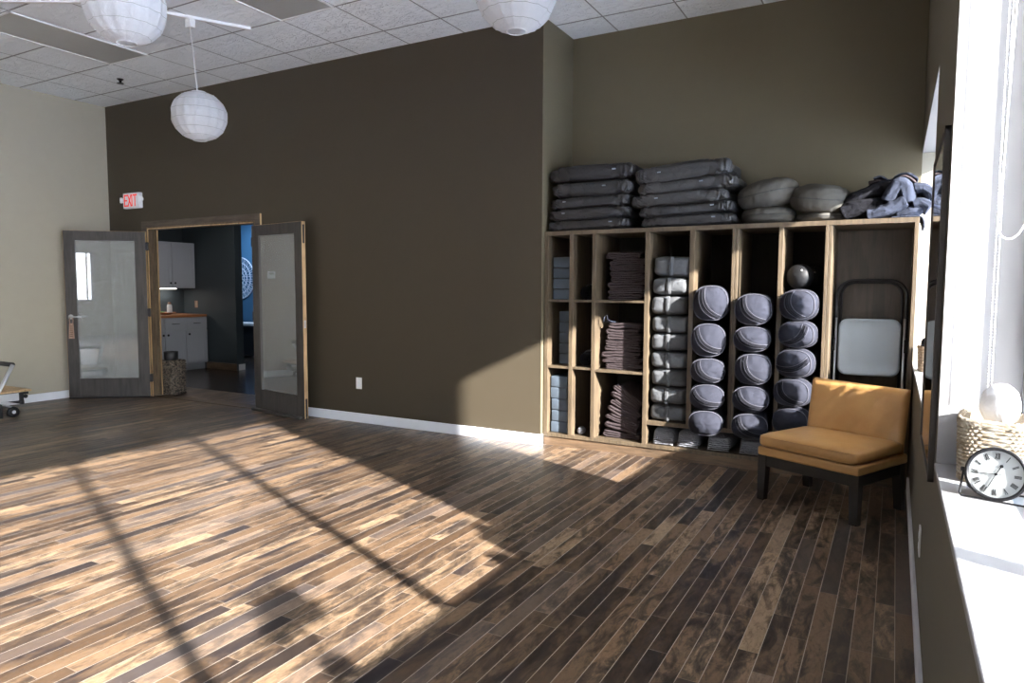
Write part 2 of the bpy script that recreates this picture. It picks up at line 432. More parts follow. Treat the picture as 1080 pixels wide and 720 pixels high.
# window frames with panes
def window(n, w, mull, fy=.045, mw=.05, rail=()):
    root = empty('window_%d' % n, (XG, (w[0]+w[1])/2, SILL)); root['kind'] = 'structure'
    root['label'] = {1: 'tall window beside the camera above the white sill', 2: 'window niche beside the storage shelf and lounge chair', 3: 'added unseen window further back along the right wall, brightening the ceiling'}[n]
    fr = MB()
    y0, y1, z0, z1 = w[0]+.004, w[1]-.004, SILL, w[2]-.004
    fr.box(XG-.006, XG+.05, y0, y0+fy, z0, z1, .004).box(XG-.006, XG+.05, y1-fy, y1, z0, z1, .004)
    fr.box(XG, XG+.05, y0+fy, y1-fy, z0, z0+.03, .004).box(XG, XG+.05, y0+fy, y1-fy, z1-.04, z1, .004)
    for y in mull: fr.box(XG, XG+.05, y-mw/2, y+mw/2, z0+.03, z1-.04, .004)
    obj('window_frame', fr, 'winframe', root)
    edges = [y0+fy] + [q for y in mull for q in (y-mw/2, y+mw/2)] + [y1-fy]
    for a, b in zip(edges[::2], edges[1::2]):
        obj('pane', MB().box(XG+.022, XG+.028, a, b, z0+.03, z1-.04), 'glass', root)
    return root
f4 = MB().box(W4[0], W4[0]+.05, YB-.1, YB-.05, W4[2], W4[3]).box(W4[1]-.05, W4[1], YB-.1, YB-.05, W4[2], W4[3]).box(W4[0], W4[1], YB-.1, YB-.05, W4[2], W4[2]+.04).box(W4[0], W4[1], YB-.1, YB-.05, W4[3]-.04, W4[3]).box(-4.53, -4.49, YB-.1, YB-.05, W4[2], W4[3])
obj('window_frame', f4, 'winframe', w4)
obj('pane', MB().box(W4[0]+.05, -4.53, YB-.078, YB-.072, W4[2]+.04, W4[3]-.04), 'glass', w4)
obj('pane', MB().box(-4.49, W4[1]-.05, YB-.078, YB-.072, W4[2]+.04, W4[3]-.04), 'glass', w4)
w4['label'] = 'window in the wall behind the camera'
window(1, W1, (.49, 1.54), mw=.06)
window(2, W2, (4.85,), fy=.04)
window(3, W3, (-2.1, -3.2, -4.3, -5.4))
# unseen outside ground, added very pale to bounce sunlight up to the ceiling
struct('ground', MB().box(.42, 60, -40, 40, -.35, -.3).box(-40, .42, -40, YB-.13, -.35, -.3), 'bounce')
# baseboards
struct('baseboard_north', MB().box(DX1+.11, XA+.012, YW-.014, YW, 0, .094, .003), 'white')
struct('baseboard_left', MB().box(XL, XL+.014, YB, YW, 0, .094, .003).box(XL+.014, DX0-.13, YW-.014, YW, 0, .094, .003), 'white')
struct('baseboard_right', MB().box(XR-.014, XR, YB, 5.36, 0, .094, .003), 'white')
struct('baseboard_alcove', MB().box(XA, XA+.012, YW-.014, YW+.03, 0, .094, .003), 'white')

# ------------------------------------------------------------------ door casing (trim) and leaves
c = MB()
c.box(DX0-.125, DX0-.02, YW-.02, YW, 0, DZ+.10, .003)
c.box(DX1+.02, DX1+.105, YW-.02, YW, 0, DZ+.10, .003)
c.box(DX0-.02, DX1+.02, YW-.02, YW, DZ+.005, DZ+.10, .003)
struct('trim_6', c, 'casing')
c = MB()
c.box(DX0-.03, DX0-.002, YW-.022, YW+.10, 0, DZ+.03, .002).box(DX1+.002, DX1+.03, YW-.022, YW+.10, 0, DZ+.03, .002)
c.box(DX0-.002, DX1+.002, YW-.022, YW+.10, DZ, DZ+.03, .002)
c.box(DX0-.002, DX0+.012, YW+.05, YW+.09, 0, DZ, .002).box(DX1-.012, DX1+.002, YW+.05, YW+.09, 0, DZ, .002)
struct('trim_7', c, 'jambw')
c = MB().box(DX0-.006, DX0+.014, YW-.026, YW-.021, 0, DZ, .001).box(DX0-.006, DX0+.018, YW+.10, YW+.105, 0, DZ, .001).box(DX1+.104, DX1+.110, YW-.02, YW-.001, DZ-.2, DZ+.10)
c.box(DX0, DX1, YW-.026, YW-.021, DZ, DZ+.012)
struct('trim_8', c, 'edge')
struct('trim_9', MB().box(DX0, DX1, YW-.02, YW+.15, 0, .008, .003), 'kick')

def door(n, hinge, ang, label, handle):
    """leaf local: x from hinge 0..w, y thickness (0..t), z"""
    w, t, h, st, tr, br = .915, .045, 2.035, .125, .115, .235
    X = Matrix.Translation(hinge) @ Matrix.Rotation(ang, 4, 'Z')
    root = empty('door_%d' % n, (X @ V((w/2, t/2, 0)))); root['kind'] = 'structure'; root['label'] = label
    z0 = .012
    f = MB(X)
    f.box(0, st, 0, t, z0, h, .003).box(w-st, w, 0, t, z0, h, .003)
    f.box(st, w-st, 0, t, z0, z0+br, .003).box(st, w-st, 0, t, h-tr, h, .003)
    obj('door_frame', f, 'door', root)
    e = MB(X).box(w, w+.0025, .002, t-.002, z0, h).box(-.0025, 0, .002, t-.002, z0, h).box(0, w, .002, t-.002, h, h+.002)
    o = obj('raw_edge', e, 'edge', root); o['label'] = 'unstained timber edge of the leaf'
    obj('glass_panel', MB(X).box(st-.01, w-st+.01, t*.36, t*.64, z0+br-.01, h-tr+.01), 'frosted', root)
    return root, X, w, t, h
# left leaf
ux, uy = -.770, -.638
angL = math.atan2(uy, ux)
d1, X1, w, t, h = door(1, (DX0-.006, YW-.035, 0), angL, 'left glazed door leaf swung open against the pale wall', True)
for z in (.24, 1.05, 1.86):
    obj('hinge', MB(X1).box(-.026, .004, .006, .045, z-.05, z+.05, .003).tube([(-.012, -.004, z-.052), (-.012, -.004, z+.052)], .009, 8), 'black', d1)
yv = .045
hd = MB(X1)
for yy, sg in ((yv, 1), (0, -1)):
    hd.lathe([(.028, 0), (.028, .006), (.024, .01)], 20, mat=TR(w-.055, yy, 1.0) @ Matrix.Rotation(-sg*pi/2, 4, 'X'))
    hd.tube([(w-.055, yy, 1.0), (w-.055, yy+sg*.05, 1.0), (w-.075, yy+sg*.058, 1.0), (w-.19, yy+sg*.056, 1.0)], .0095, 10)
obj('lever_handle', hd, 'steel', d1, True)
# hang tag on the lever (face towards the camera is the +y or -y side that looks at the room)
tg = MB(X1)
side = 1
tp = lambda x, y, z: (x, y, z)
yt = yv + .058
tg.hexa([(w-.105, yt-.003, .74), (w-.045, yt-.003, .74), (w-.045, yt+.003, .74), (w-.105, yt+.003, .74)],
        [(w-.100, yt-.003, .925), (w-.055, yt-.003, .925), (w-.055, yt+.003, .925), (w-.100, yt+.003, .925)])
tgr = empty('door_tag', X1 @ V((w-.08, yt, .74)))
obj('tag_board', tg, 'tag', tgr)
tl = MB(X1); pts = [(w-.078+.02*sin(a)*1.0, yt, .955+.048*cos(a)) for a in [2*pi*k/16 for k in range(16)]]
tl.tube(pts, .004, 6, True); obj('hanging_loop', tl, 'tag', tgr, True)
tm = MB(X1)
for k in range(6): tm.box(w-.095+.004*(k % 2), w-.060, yt+.003, yt+.0045, .765+k*.024, .773+k*.024)
obj('carved_pattern', tm, 'kick', tgr)
tag(tgr, 'small wooden hanger tag dangling from the lever of the left door', 'door tag')
obj('door_sweep', MB(X1).box(0, w, -.012, t+.012, .004, .02, .002), 'black', d1)
# right leaf
ang2 = math.atan2(-.150, .905)
d2, X2, w, t, h = door(2, (DX1+.006, YW-.052, 0), ang2, 'right glazed door leaf folded back against the dark wall', True)
obj('hinge', MB(X2).box(-.02, .004, .0, .05, 1.81, 1.91, .003).box(-.02, .004, .0, .05, .19, .29, .003).box(-.02, .004, 0, .05, 1.0, 1.1, .003), 'black', d2)
fb = MB(X2).box(w+.001, w+.005, t*.5-.011, t*.5+.011, h-.22, h-.03, .001)
obj('flush_bolt', fb, 'black', d2)
obj('flush_bolt', MB(X2).box(w+.001, w+.005, t*.5-.011, t*.5+.011, .03, .22, .001).box(w-.01, w+.01, t*.5-.008, t*.5+.008, .002, .03, .002), 'black', d2)
obj('strike_plate', MB(X2).box(w+.001, w+.006, t*.5-.013, t*.5+.013, .95, 1.03, .001), 'steel', d2)
obj('door_sweep', MB(X2).box(-.02, w-.03, -.045, -.001, .006, .034, .006), 'door', d2)

# ------------------------------------------------------------------ exit sign, outlets, sprinkler
r = empty('exit_sign', (-8.33, YW, 2.335))
obj('housing', MB().box(-8.49, -8.17, YW-.055, YW, 2.335, 2.525, .008), 'exitw', r)
L = MB()
def strokes(mb, segs, x, z, s, w, y0, y1, slant=0):
    for (a, b, c_, d) in segs:
        A = V((x+a*s, 0, z+b*s)); B = V((x+c_*s, 0, z+d*s)); dr = (B-A).normalized(); nn = V((-dr.z, 0, dr.x))*w/2
        A -= dr*w*.0; q = [A-nn, B-nn, B+nn, A+nn]
        mb.hexa([(p.x, y0, p.z) for p in q], [(p.x, y1, p.z) for p in q])
GL = {'E': [(.06, 0, .06, 1), (0, .06, .5, .06), (0, .5, .42, .5), (0, .94, .5, .94)], 'X': [(.05, 0, .5, 1), (.5, 0, .05, 1)],
      'I': [(.1, 0, .1, 1)], 'T': [(.28, 0, .28, 1), (0, .94, .56, .94)]}
x = -8.465
for ch, adv in (('E', .60), ('X', .62), ('I', .28), ('T', .6)):
    strokes(L, GL[ch], x, 2.358, .145, .017, YW-.0565, YW-.055); x += adv*.118
obj('lettering', L, 'exitred', r)
for sx in (-1, 1):
    xx = -8.33 + sx*.175
    hb = MB().lathe([(.018, 0), (.034, .03), (.036, .05), (.03, .055)], 16, mat=TR(xx, YW-.02, 2.44) @ Matrix.Rotation(pi/2, 4, 'X') @ Matrix.Rotation(sx*.5, 4, 'Y'))
    hb.box(min(xx, xx-sx*.03), max(xx, xx-sx*.03), YW-.04, YW-.02, 2.43, 2.45)
    obj('lamp_head', hb, 'exitw', r, True)
tag(r, 'white emergency sign with red EXIT letters and two lamp heads above the doors', 'exit sign')
def outlet(cx, cz, label, wall='n', cy=0):
    if wall == 'n':
        r = empty('wall_outlet', (cx, YW, cz-.058))
        obj('cover_plate', MB().box(cx-.036, cx+.036, YW-.006, YW, cz-.058, cz+.058, .002), 'white_metal', r)
        for dz in (-.022, .022): obj('socket', MB().box(cx-.016, cx+.016, YW-.008, YW-.006, cz+dz-.013, cz+dz+.013, .001), 'exitw', r)
    else:
        r = empty('wall_outlet', (XR, cy, cz-.058))
        obj('cover_plate', MB().box(XR-.006, XR, cy-.036, cy+.036, cz-.058, cz+.058, .002), 'white_metal', r)
        for dz in (-.022, .022): obj('socket', MB().box(XR-.008, XR-.006, cy-.016, cy+.016, cz+dz-.013, cz+dz+.013, .001), 'exitw', r)
    tag(r, label, 'outlet')
outlet(-4.73, .40, 'white wall outlet low on the dark wall between doors and shelf')
outlet(0, .345, 'pale wall outlet low on the right wall under the mirror', 'r', 3.22)
r = empty('thermostat', (XL, 3.97, 1.50))
obj('housing', MB().box(XL, XL+.025, 3.91, 4.03, 1.50, 1.61, .006), 'exitw', r)
obj('display', MB().box(XL+.025, XL+.027, 3.935, 4.005, 1.555, 1.59), 'lens', r)
tag(r, 'small white thermostat on the pale left wall, seen mirrored in the right glass door', 'thermostat')
r = empty('sprinkler_head', (-7.54, 4.72, H-.05))
obj('deflector', MB().lathe([(.004, H-.05), (.035, H-.05), (.035, H-.045), (.004, H-.045)], 14, mat=TR(-7.54, 4.72, 0)), 'black', r)
obj('body', MB().lathe([(.012, H-.046), (.014, H-.02), (.034, H-.004), (.034, H)], 14, mat=TR(-7.54, 4.72, 0)), 'black', r)
tag(r, 'small black sprinkler head on the ceiling near the left corner', 'sprinkler')

# ------------------------------------------------------------------ ceiling troffers
def troffer(x0, x1, y0, y1, label):
    r = empty('ceiling_light', ((x0+x1)/2, (y0+y1)/2, H-.012))
    f = MB().box(x0, x1, y0, y0+.018, H-.012, H+.0, .002).box(x0, x1, y1-.018, y1, H-.012, H, .002).box(x0, x0+.018, y0, y1, H-.012, H, .002).box(x1-.018, x1, y0, y1, H-.012, H, .002)
    obj('frame', f, 'white_metal', r)
    obj('lens', MB().box(x0+.018, x1-.018, y0+.018, y1-.018, H-.006, H), 'lens', r)
    tag(r, label, 'ceiling light', 'unlit ceiling light panels')
troffer(-7.12+.0, -6.51, 4.367-1.22, 4.367, 'unlit grey ceiling light panel at far left, behind the large lantern')
troffer(-4.68, -4.07, 4.367-1.22, 4.367, 'unlit grey ceiling light panel cut by the top edge, right of the small lantern')

# ------------------------------------------------------------------ lantern track and paper lanterns
tr = empty('track_rail', (-5.35, 3.9, H-.04))
rail = MB()
def bar(mb, a, b, w, z0, z1):
    a = V(a); b = V(b); d = (b-a).normalized(); n = V((-d.y, d.x))*w/2
    q = [a-n, b-n, b+n, a+n]
    mb.hexa([(p.x, p.y, z0) for p in q], [(p.x, p.y, z1) for p in q])
bar(rail, (-5.05, 4.36), (-5.44, 3.67), .030, H-.022, H)
bar(rail, (-5.47, 3.62), (-5.74, 3.33), .030, H-.022, H)
bar(rail, (-5.76, 3.32), (-7.0, 2.62), .030, H-.022, H)
obj('rail', rail, 'white_metal', tr)
for p in ((-5.455, 3.645), (-5.75, 3.325)):
    obj('connector', MB().box(p[0]-.03, p[0]+.03, p[1]-.03, p[1]+.03, H-.026, H, .004), 'white_metal', tr)
tag(tr, 'slim white lighting track running diagonally across the ceiling tiles', 'track')
def lantern(c, rx, rz, mount, label, seed, nseg=16):
    root = empty('paper_lantern', (c[0], c[1], c[2]-rz)); rnd = random.Random(seed)
    N = 7; prof = []
    for j in range(N+1):
        ph = -pi/2*.86 + pi*.86*j/N
        rr = rx*cos(ph)**.92; prof.append((max(.045, rr), rz*sin(ph)/sin(pi/2*.86)))
    sh = MB(); rings = []; sub = 3
    full = []
    for (r0, z0), (r1, z1) in zip(prof, prof[1:]):
        for k in range(sub):
            q = k/sub; full.append((r0+(r1-r0)*q, z0+(z1-z0)*q, q))
    full.append((*prof[-1], 0))
    seg = nseg*5; sh_pts = []
    for (rr, zz, q) in full:
        ring = []
        for i in range(seg):
            a = 2*pi*i/seg; pinch = 4*q*(1-q)*-.0
            k = (i % 5)/5; fac = 1 - .050*(4*k*(1-k)) + .006*(4*q*(1-q))
            nz = noise.noise(V((cos(a)*3+seed, sin(a)*3, zz*9)))*.016 + .030*abs(noise.noise(V((cos(a)*7+seed, sin(a)*7, zz*9)))) + .012*abs(noise.noise(V((cos(a)*18+seed, sin(a)*18, zz*26))))
            gather = .012*sin(a*nseg*2+seed)*max(0, (-zz/rz-.45))
            rad = rr*(fac+nz) + gather*(1 if q else .3)
            ring.append(sh.v((c[0]+rad*cos(a), c[1]+rad*sin(a), c[2]+zz)))
        rings.append(ring); sh_pts.append([v_.co.copy() for v_ in ring])
    for A, B in zip(rings, rings[1:]):
        for i in range(seg): sh.f([A[i], A[(i+1) % seg], B[(i+1) % seg], B[i]])
    obj('paper_shade', sh, 'paper', root, True)
    wr = MB()
    for j_ in range(1, N):
        wr.tube([sh_pts[j_*sub][i] for i in range(seg)], .0016, 4, True)
    obj('wire_rib', wr, 'lens', root, True)
    for zz, rr in ((-rz, prof[0][0]), (rz, prof[-1][0])):
        obj('end_ring', MB().tube([(c[0]+rr*cos(2*pi*i/24), c[1]+rr*sin(2*pi*i/24), c[2]+zz) for i in range(24)], .003, 6, True), 'white_metal', root, True)
    cr = MB().tube([(c[0], c[1], c[2]+.05), ((c[0]+mount[0])/2, (c[1]+mount[1])/2, (c[2]+H)/2), (mount[0], mount[1], mount[2]-.03)], .0045, 6)
    cr.tube([(c[0]-prof[-1][0], c[1], c[2]+rz), (c[0]+prof[-1][0], c[1], c[2]+rz)], .003, 6)
    obj('cord', cr, 'white_metal', root, True)
    obj('bulb_holder', MB().lathe([(.018, c[2]+.0), (.022, c[2]+.08), (.01, c[2]+.09)], 12, mat=TR(c[0], c[1], 0)), 'white_metal', root, True)
    obj('socket_box', MB().box(mount[0]-.034, mount[0]+.034, mount[1]-.026, mount[1]+.026, mount[2]-.07, mount[2], .006), 'white_metal', root)
    tag(root, label, 'lantern', 'white paper lanterns hanging from the ceiling')
lantern((-5.288, 4.00, 2.825), .226, .202, (-5.30, 3.945, H-.022), 'smallest-looking white paper lantern, fully in view, hanging before the dark wall', 3)
lantern((-4.03, 2.57, 2.998), .224, .202, (-4.03, 2.57, H), 'white paper lantern at upper left, cut by the top edge of the view', 5)
lantern((-1.935, 3.53, 3.015), .228, .204, (-1.935, 3.53, H), 'white paper lantern at top centre near the alcove corner', 9)

# ------------------------------------------------------------------ storage shelf
SY, SYB = 5.384, 5.955
SX0, SX1, ST = -2.662, .118, 1.853
Tt = .034
root = empty('storage_shelf', ((SX0+SX1)/2, (SY+SYB)/2, 0))
div = [(-2.428, -2.392), (-2.221, -2.187), (-1.767, -1.731), (-1.41, -1.372), (-1.092, -1.047), (-.762, -.731), (-.452, -.408)]
obj('top_panel', MB().box(SX0, SX1, SY, SYB, ST-Tt, ST, .002), 'shelf', root)
obj('bottom_panel', MB().box(SX0, SX1, SY, SYB, .078, .108, .002), 'shelf', root)
obj('side_panel', MB().box(SX0, SX0+.036, SY, SYB, .108, ST-Tt, .002), 'shelf', root)
obj('side_panel', MB().box(SX1-.026, SX1, SY, SYB, .108, ST-Tt, .002), 'shelf', root)
for i, (a, b) in enumerate(div):
    z0 = .303 if i in (3, 4, 5) else .108
    mb = MB()
    if b-a > .04: mb.box(a, (a+b)/2-.001, SY, SYB-.012, z0, ST-Tt, .002).box((a+b)/2+.001, b, SY+.002, SYB-.012, z0, ST-Tt, .002)
    else: mb.box(a, b, SY, SYB-.012, z0, ST-Tt, .002)
    obj('divider', mb, 'shelf', root)
for x0, x1, z in [(SX0+.036, div[0][0], 1.272), (SX0+.036, div[0][0], .70), (div[0][1], div[1][0], 1.272), (div[0][1], div[1][0], .70),
                  (div[1][1], div[2][0], 1.272), (div[1][1], div[2][0], .690)]:
    obj('shelf_board', MB().box(x0, x1, SY+.004, SYB-.012, z-.020, z, .0015), 'shelf', root)
obj('shelf_board', MB().box(div[2][1], div[6][0], SY+.004, SYB-.012, .268, .302, .0015), 'shelf', root)
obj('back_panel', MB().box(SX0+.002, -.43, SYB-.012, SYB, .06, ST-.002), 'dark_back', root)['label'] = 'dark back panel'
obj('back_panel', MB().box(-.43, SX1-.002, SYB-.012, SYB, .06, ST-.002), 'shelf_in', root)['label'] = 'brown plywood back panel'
obj('kickboard', MB().box(SX0, SX1, SY+.012, SY+.03, 0, .078).box(SX0, SX1, SYB-.03, SYB, 0, .078).box(SX0, SX0+.02, SY+.03, SYB-.03, 0, .078).box(SX1-.02, SX1, SY+.03, SYB-.03, 0, .078), 'kick', root)
tag(root, 'wide wooden cubby shelf filling the alcove, packed with yoga props', 'shelf')

ORD = ['topmost', 'second from the top', 'third from the top', 'fourth from the top', 'fifth from the top', 'sixth from the top', 'seventh from the top', 'eighth from the top', 'ninth from the top']
def ordl(i, n):
    if i == n-1: return 'bottom one'
    return ORD[i]
# --- foam blocks
def block(x0, x1, z0, z1, y0, label, group, dy=.30, jx=0):
    b = MB(TR((x0+x1)/2+jx, y0, z0, random.uniform(-.02, .02)))
    w = (x1-x0)/2
    b.box(-w, w, 0, dy, 0, z1-z0-.002, .008, seg=3)
    o = obj('foam_block', b, 'foam', None, 'auto'); tag(o, label, 'yoga block', group)
zA = [(1.574, 1.672), (1.476, 1.572), (1.376, 1.474), (1.272, 1.374)]
zA = [(1.548, 1.638), (1.456, 1.546), (1.364, 1.454), (1.273, 1.362)]
for i, (a, b) in enumerate(zA): block(-2.615, -2.436, a, b, 5.455, 'slate foam block in the top left cubby, %s of four' % ordl(i, 4), 'foam blocks in the top left cubby')
for i in range(5):
    z = .701 + (4-i)*.094
    block(-2.600, -2.452, z, z+.092, 5.56, 'dark foam block set back in the middle left cubby, %s of five' % ordl(i, 5), 'foam blocks in the middle left cubby', .28)
for i in range(5):
    z = .109 + (4-i)*.1
    block(-2.615, -2.455, z, z+.098, 5.43, 'sunlit blue-grey foam block in the bottom left cubby, %s of five' % ordl(i, 5), 'foam blocks in the bottom left cubby', .30, (.0, -.004, .006, .008, .002)[i])
# narrow cubby contents
o = obj('rolled_strap', MB().lathe([(.012, 0), (.03, .004), (.034, .02), (.034, .045), (.03, .058), (.012, .062)], 20, mat=TR(-2.33, 5.43, .143) @ Matrix.Rotation(-pi/2+.1, 4, 'X')), 'matg', None, True)
tag(o, 'small pale rolled strap at the bottom of the narrow second column', 'strap')
def matroll(x, y, z, r, l, label):
    rt = empty('rolled_mat', (x, y+l/2, z)); m = MB(); rings = []
    pts = [];
    n = 90; T = 3.2
    for k in range(n+1):
        a = 2*pi*T*k/n; rr = .012 + (r-.012)*k/n; pts.append((rr*cos(a), rr*sin(a)))
    prev = None; th = .0035
    for k, (px, pz) in enumerate(pts):
        d = V((px, pz)).normalized()
        q = [m.v((x+px, y, z+r+pz)), m.v((x+px, y+l, z+r+pz)), m.v((x+px-d.x*th, y+l, z+r+pz-d.y*th)), m.v((x+px-d.x*th, y, z+r+pz-d.y*th))]
        if prev:
            for i in range(4): m.f([prev[i], prev[(i+1) % 4], q[(i+1) % 4], q[i]])
        prev = q
    obj('mat_sheet', m, 'navy', rt, True)
    bm_ = MB(); bm_.tube([(x+(r+.002)*cos(2*pi*k/24), y+.1, z+r+(r+.002)*sin(2*pi*k/24)) for k in range(24)], .004, 6, True)
    obj('elastic_band', bm_, 'matg', rt, True)
    tag(rt, label, 'yoga mat', 'rolled mats in the narrow column')
matroll(-2.305, 5.47, .701, .066, .44, 'black rolled mat lying in the middle of the narrow second column')
matroll(-2.308, 5.47, 1.273, .064, .44, 'black rolled mat lying in the top cubby of the narrow second column')

# --- folded blankets
def folded_blanket(x0, w, z, hgt, y0, dep, layers, mat, label, group, seed, tilt=0, sag=0, cat='blanket', yaw=0):
    rnd = random.Random(seed); th = hgt/layers
    path = []; n = 12
    # serpentine centreline, starts at right end of bottom layer
    for L_ in range(layers):
        zz = th*(L_+.5); ws = w*(1 - rnd.uniform(0, .09)); lft = rnd.uniform(0, .03)
        xs = [lft+th*.5 + (ws-lft-th)*k/n for k in range(n+1)]
        if L_ % 2 == 0: xs = xs[::-1]
        for xx in xs: path.append(V((xx, zz)))
        if L_ < layers-1:
            e = path[-1]; sgn = -1 if L_ % 2 == 0 else 1
            for k in range(1, 5):
                a = -pi/2 + pi*k/5; path.append(V((e.x + sgn*th*.5*cos(a), zz + th*.5 + th*.5*sin(a))))
    m = MB(Matrix.Translation((x0, y0, z)) @ Matrix.Rotation(yaw, 4, 'Z')); ny = 7; S = []
    for j in range(ny+1):
        yy = dep*j/ny; row = []
        for i, p in enumerate(path):
            t_ = (path[min(i+1, len(path)-1)] - path[max(i-1, 0)]).normalized(); nn = V((-t_.y, t_.x))*th*.44
            wob = noise.noise(V((p.x*9+seed*3.1, yy*6, p.y*20)))*th*.5
            def tf(q):
                xq = q.x; zq = q.y + wob + .004*noise.noise(V((q.x*30, yy*20, seed)))
                u = xq/w
                zq += -sag*u*u
                ca, sa = cos(tilt), sin(tilt)
                return V((xq*ca + zq*sa, yy, -xq*sa + zq*ca))
            row.append((m.v(tf(p+nn)), m.v(tf(p-nn))))
        S.append(row)
    for j in range(ny):
        for i in range(len(path)-1):
            a, b, c_, d = S[j][i], S[j][i+1], S[j+1][i+1], S[j+1][i]
            m.f([a[0], b[0], c_[0], d[0]]); m.f([a[1], d[1], c_[1], b[1]])
        for i in (0, len(path)-1): m.f([S[j][i][0], S[j+1][i][0], S[j+1][i][1], S[j][i][1]])
    for j in (0, ny):
        for i in range(len(path)-1): m.f([S[j][i][0], S[j][i][1], S[j][i+1][1], S[j][i+1][0]])
    o = obj('folded_blanket', m, mat, None, True); tag(o, label, cat, group); return o
z = 1.273
for i in range(8):
    hh = (.052, .05, .046, .05, .044, .05, .05, .06)[i]
    folded_blanket(-2.125+random.uniform(-.012, .02)+(.0 if i < 7 else -.02), .335, z, hh-.002, 5.485, .38, 3 if hh > .049 else 2, 'plum', 'dark plum folded blanket in the top blanket cubby, %s of eight' % ordl(7-i, 8), 'plum blankets in the top cubby', 20+i, tilt=-.02 if i < 7 else .02)
    z += hh
z = .691
for i in range(8):
    hh = (.055, .05, .05, .046, .044, .048, .05, .05)[i]
    folded_blanket(-2.158+.006*i+random.uniform(-.008, .008), .345-.004*i, z, hh-.002, 5.47, .40, 3 if i in (0, 1, 4) else 2, 'plum', 'plum folded blanket in the middle blanket cubby, %s of eight' % ordl(7-i, 8), 'plum blankets in the middle cubby', 40+i)
    z += hh
# small dark strap on top of middle stack
o = MB().tube([(-2.13, 5.43, 1.09), (-2.12, 5.42, 1.13), (-2.10, 5.43, 1.15), (-2.09, 5.42, 1.11), (-2.06, 5.43, 1.095), (-2.03, 5.44, 1.092), (-2.07, 5.46, 1.091), (-2.12, 5.46, 1.092)], .007, 6, flat=.5)
tag(obj('cotton_strap', o, 'denim', None, True), 'blue-grey cotton strap lying on the middle stack of plum blankets', 'strap')
zz = .109
for i in range(7):
    t_ = (.03, .16, .27, .33, .40, .46, .50)[i]
    hh = .056
    folded_blanket(-2.150+.014*i, .335-.008*i, zz+.335*sin(t_)*.62, hh-.002, 5.475, .40, 2 if i % 2 else 3, 'plum', 'plum blanket in the leaning stack of the bottom cubby, %s of seven' % ordl(6-i, 7), 'plum blankets leaning in the bottom cubby', 60+i, tilt=t_, sag=.01)
    zz += .0525 if i else .058

# --- rectangular bolsters (column D)
def rect_bolster(cx, z0, w, h, y0, label, seed, roll=0):
    root = empty('rectangular_bolster', (cx, y0+.25, z0)); dep = .52
    c0 = V((cx, y0+dep/2, z0+h/2)); rot = Matrix.Rotation(roll, 4, 'Y')
    def fn(p):
        q = p.copy()
        u = abs(p.y)/(dep/2)
        n1 = noise.noise(V((p.x*16+seed, p.y*6, p.z*26)))
        k = abs(noise.noise(V((p.x*34+seed*2, p.z*30, p.y*8))))
        d = p.normalized()
        if p.y < -dep*.3:
            pin = math.exp(-(p.x/.02)**2)*.006
            q += d*(n1*.006 - k*.006); q.y += pin + .004*sin(p.x*120+seed)*math.exp(-(p.x/.05)**2)
        else: q += d*n1*.004
        return rot @ q
    m = MB(); m.sell(c0, w/2, dep/2, h/2, .42, .28, 72, 36, fn)
    obj('body', m, 'greyb', root, True)
    st = MB()
    for sx in (-.012, .012):
        pts = [rot @ V((sx*w*3, -dep/2+.012*abs(2*t_-1)**3*1.0 - .004, (t_-.5)*h*.92)) + c0 for t_ in [k/10 for k in range(11)]]
        st.tube(pts, .0045, 6)
    pts = [rot @ V((0, -dep/2 - .003 + .012*abs(2*t_-1)**3, (t_-.5)*h*.9)) + c0 for t_ in [k/10 for k in range(11)]]
    st.tube(pts, .008, 6)
    o = obj('carry_strap', st, 'greyb', root, True)
    tag(root, label, 'bolster', 'rectangular grey bolsters in the tall column')
Dz = [(1.462, .165), (1.318, .142), (1.160, .156), (1.016, .142), (.872, .142), (.730, .140), (.584, .144), (.442, .140), (.303, .137)]
for i, (z0, hh) in enumerate(Dz):
    rect_bolster(-1.566+random.uniform(-.006, .006) + (.012 if i == 0 else 0), z0, .300 if i else .312, hh, 5.388+random.uniform(-.012, .012), 'grey rectangular bolster in the column of nine, %s' % ordl(i, 9), i*3.7, (.0 if i else .03))

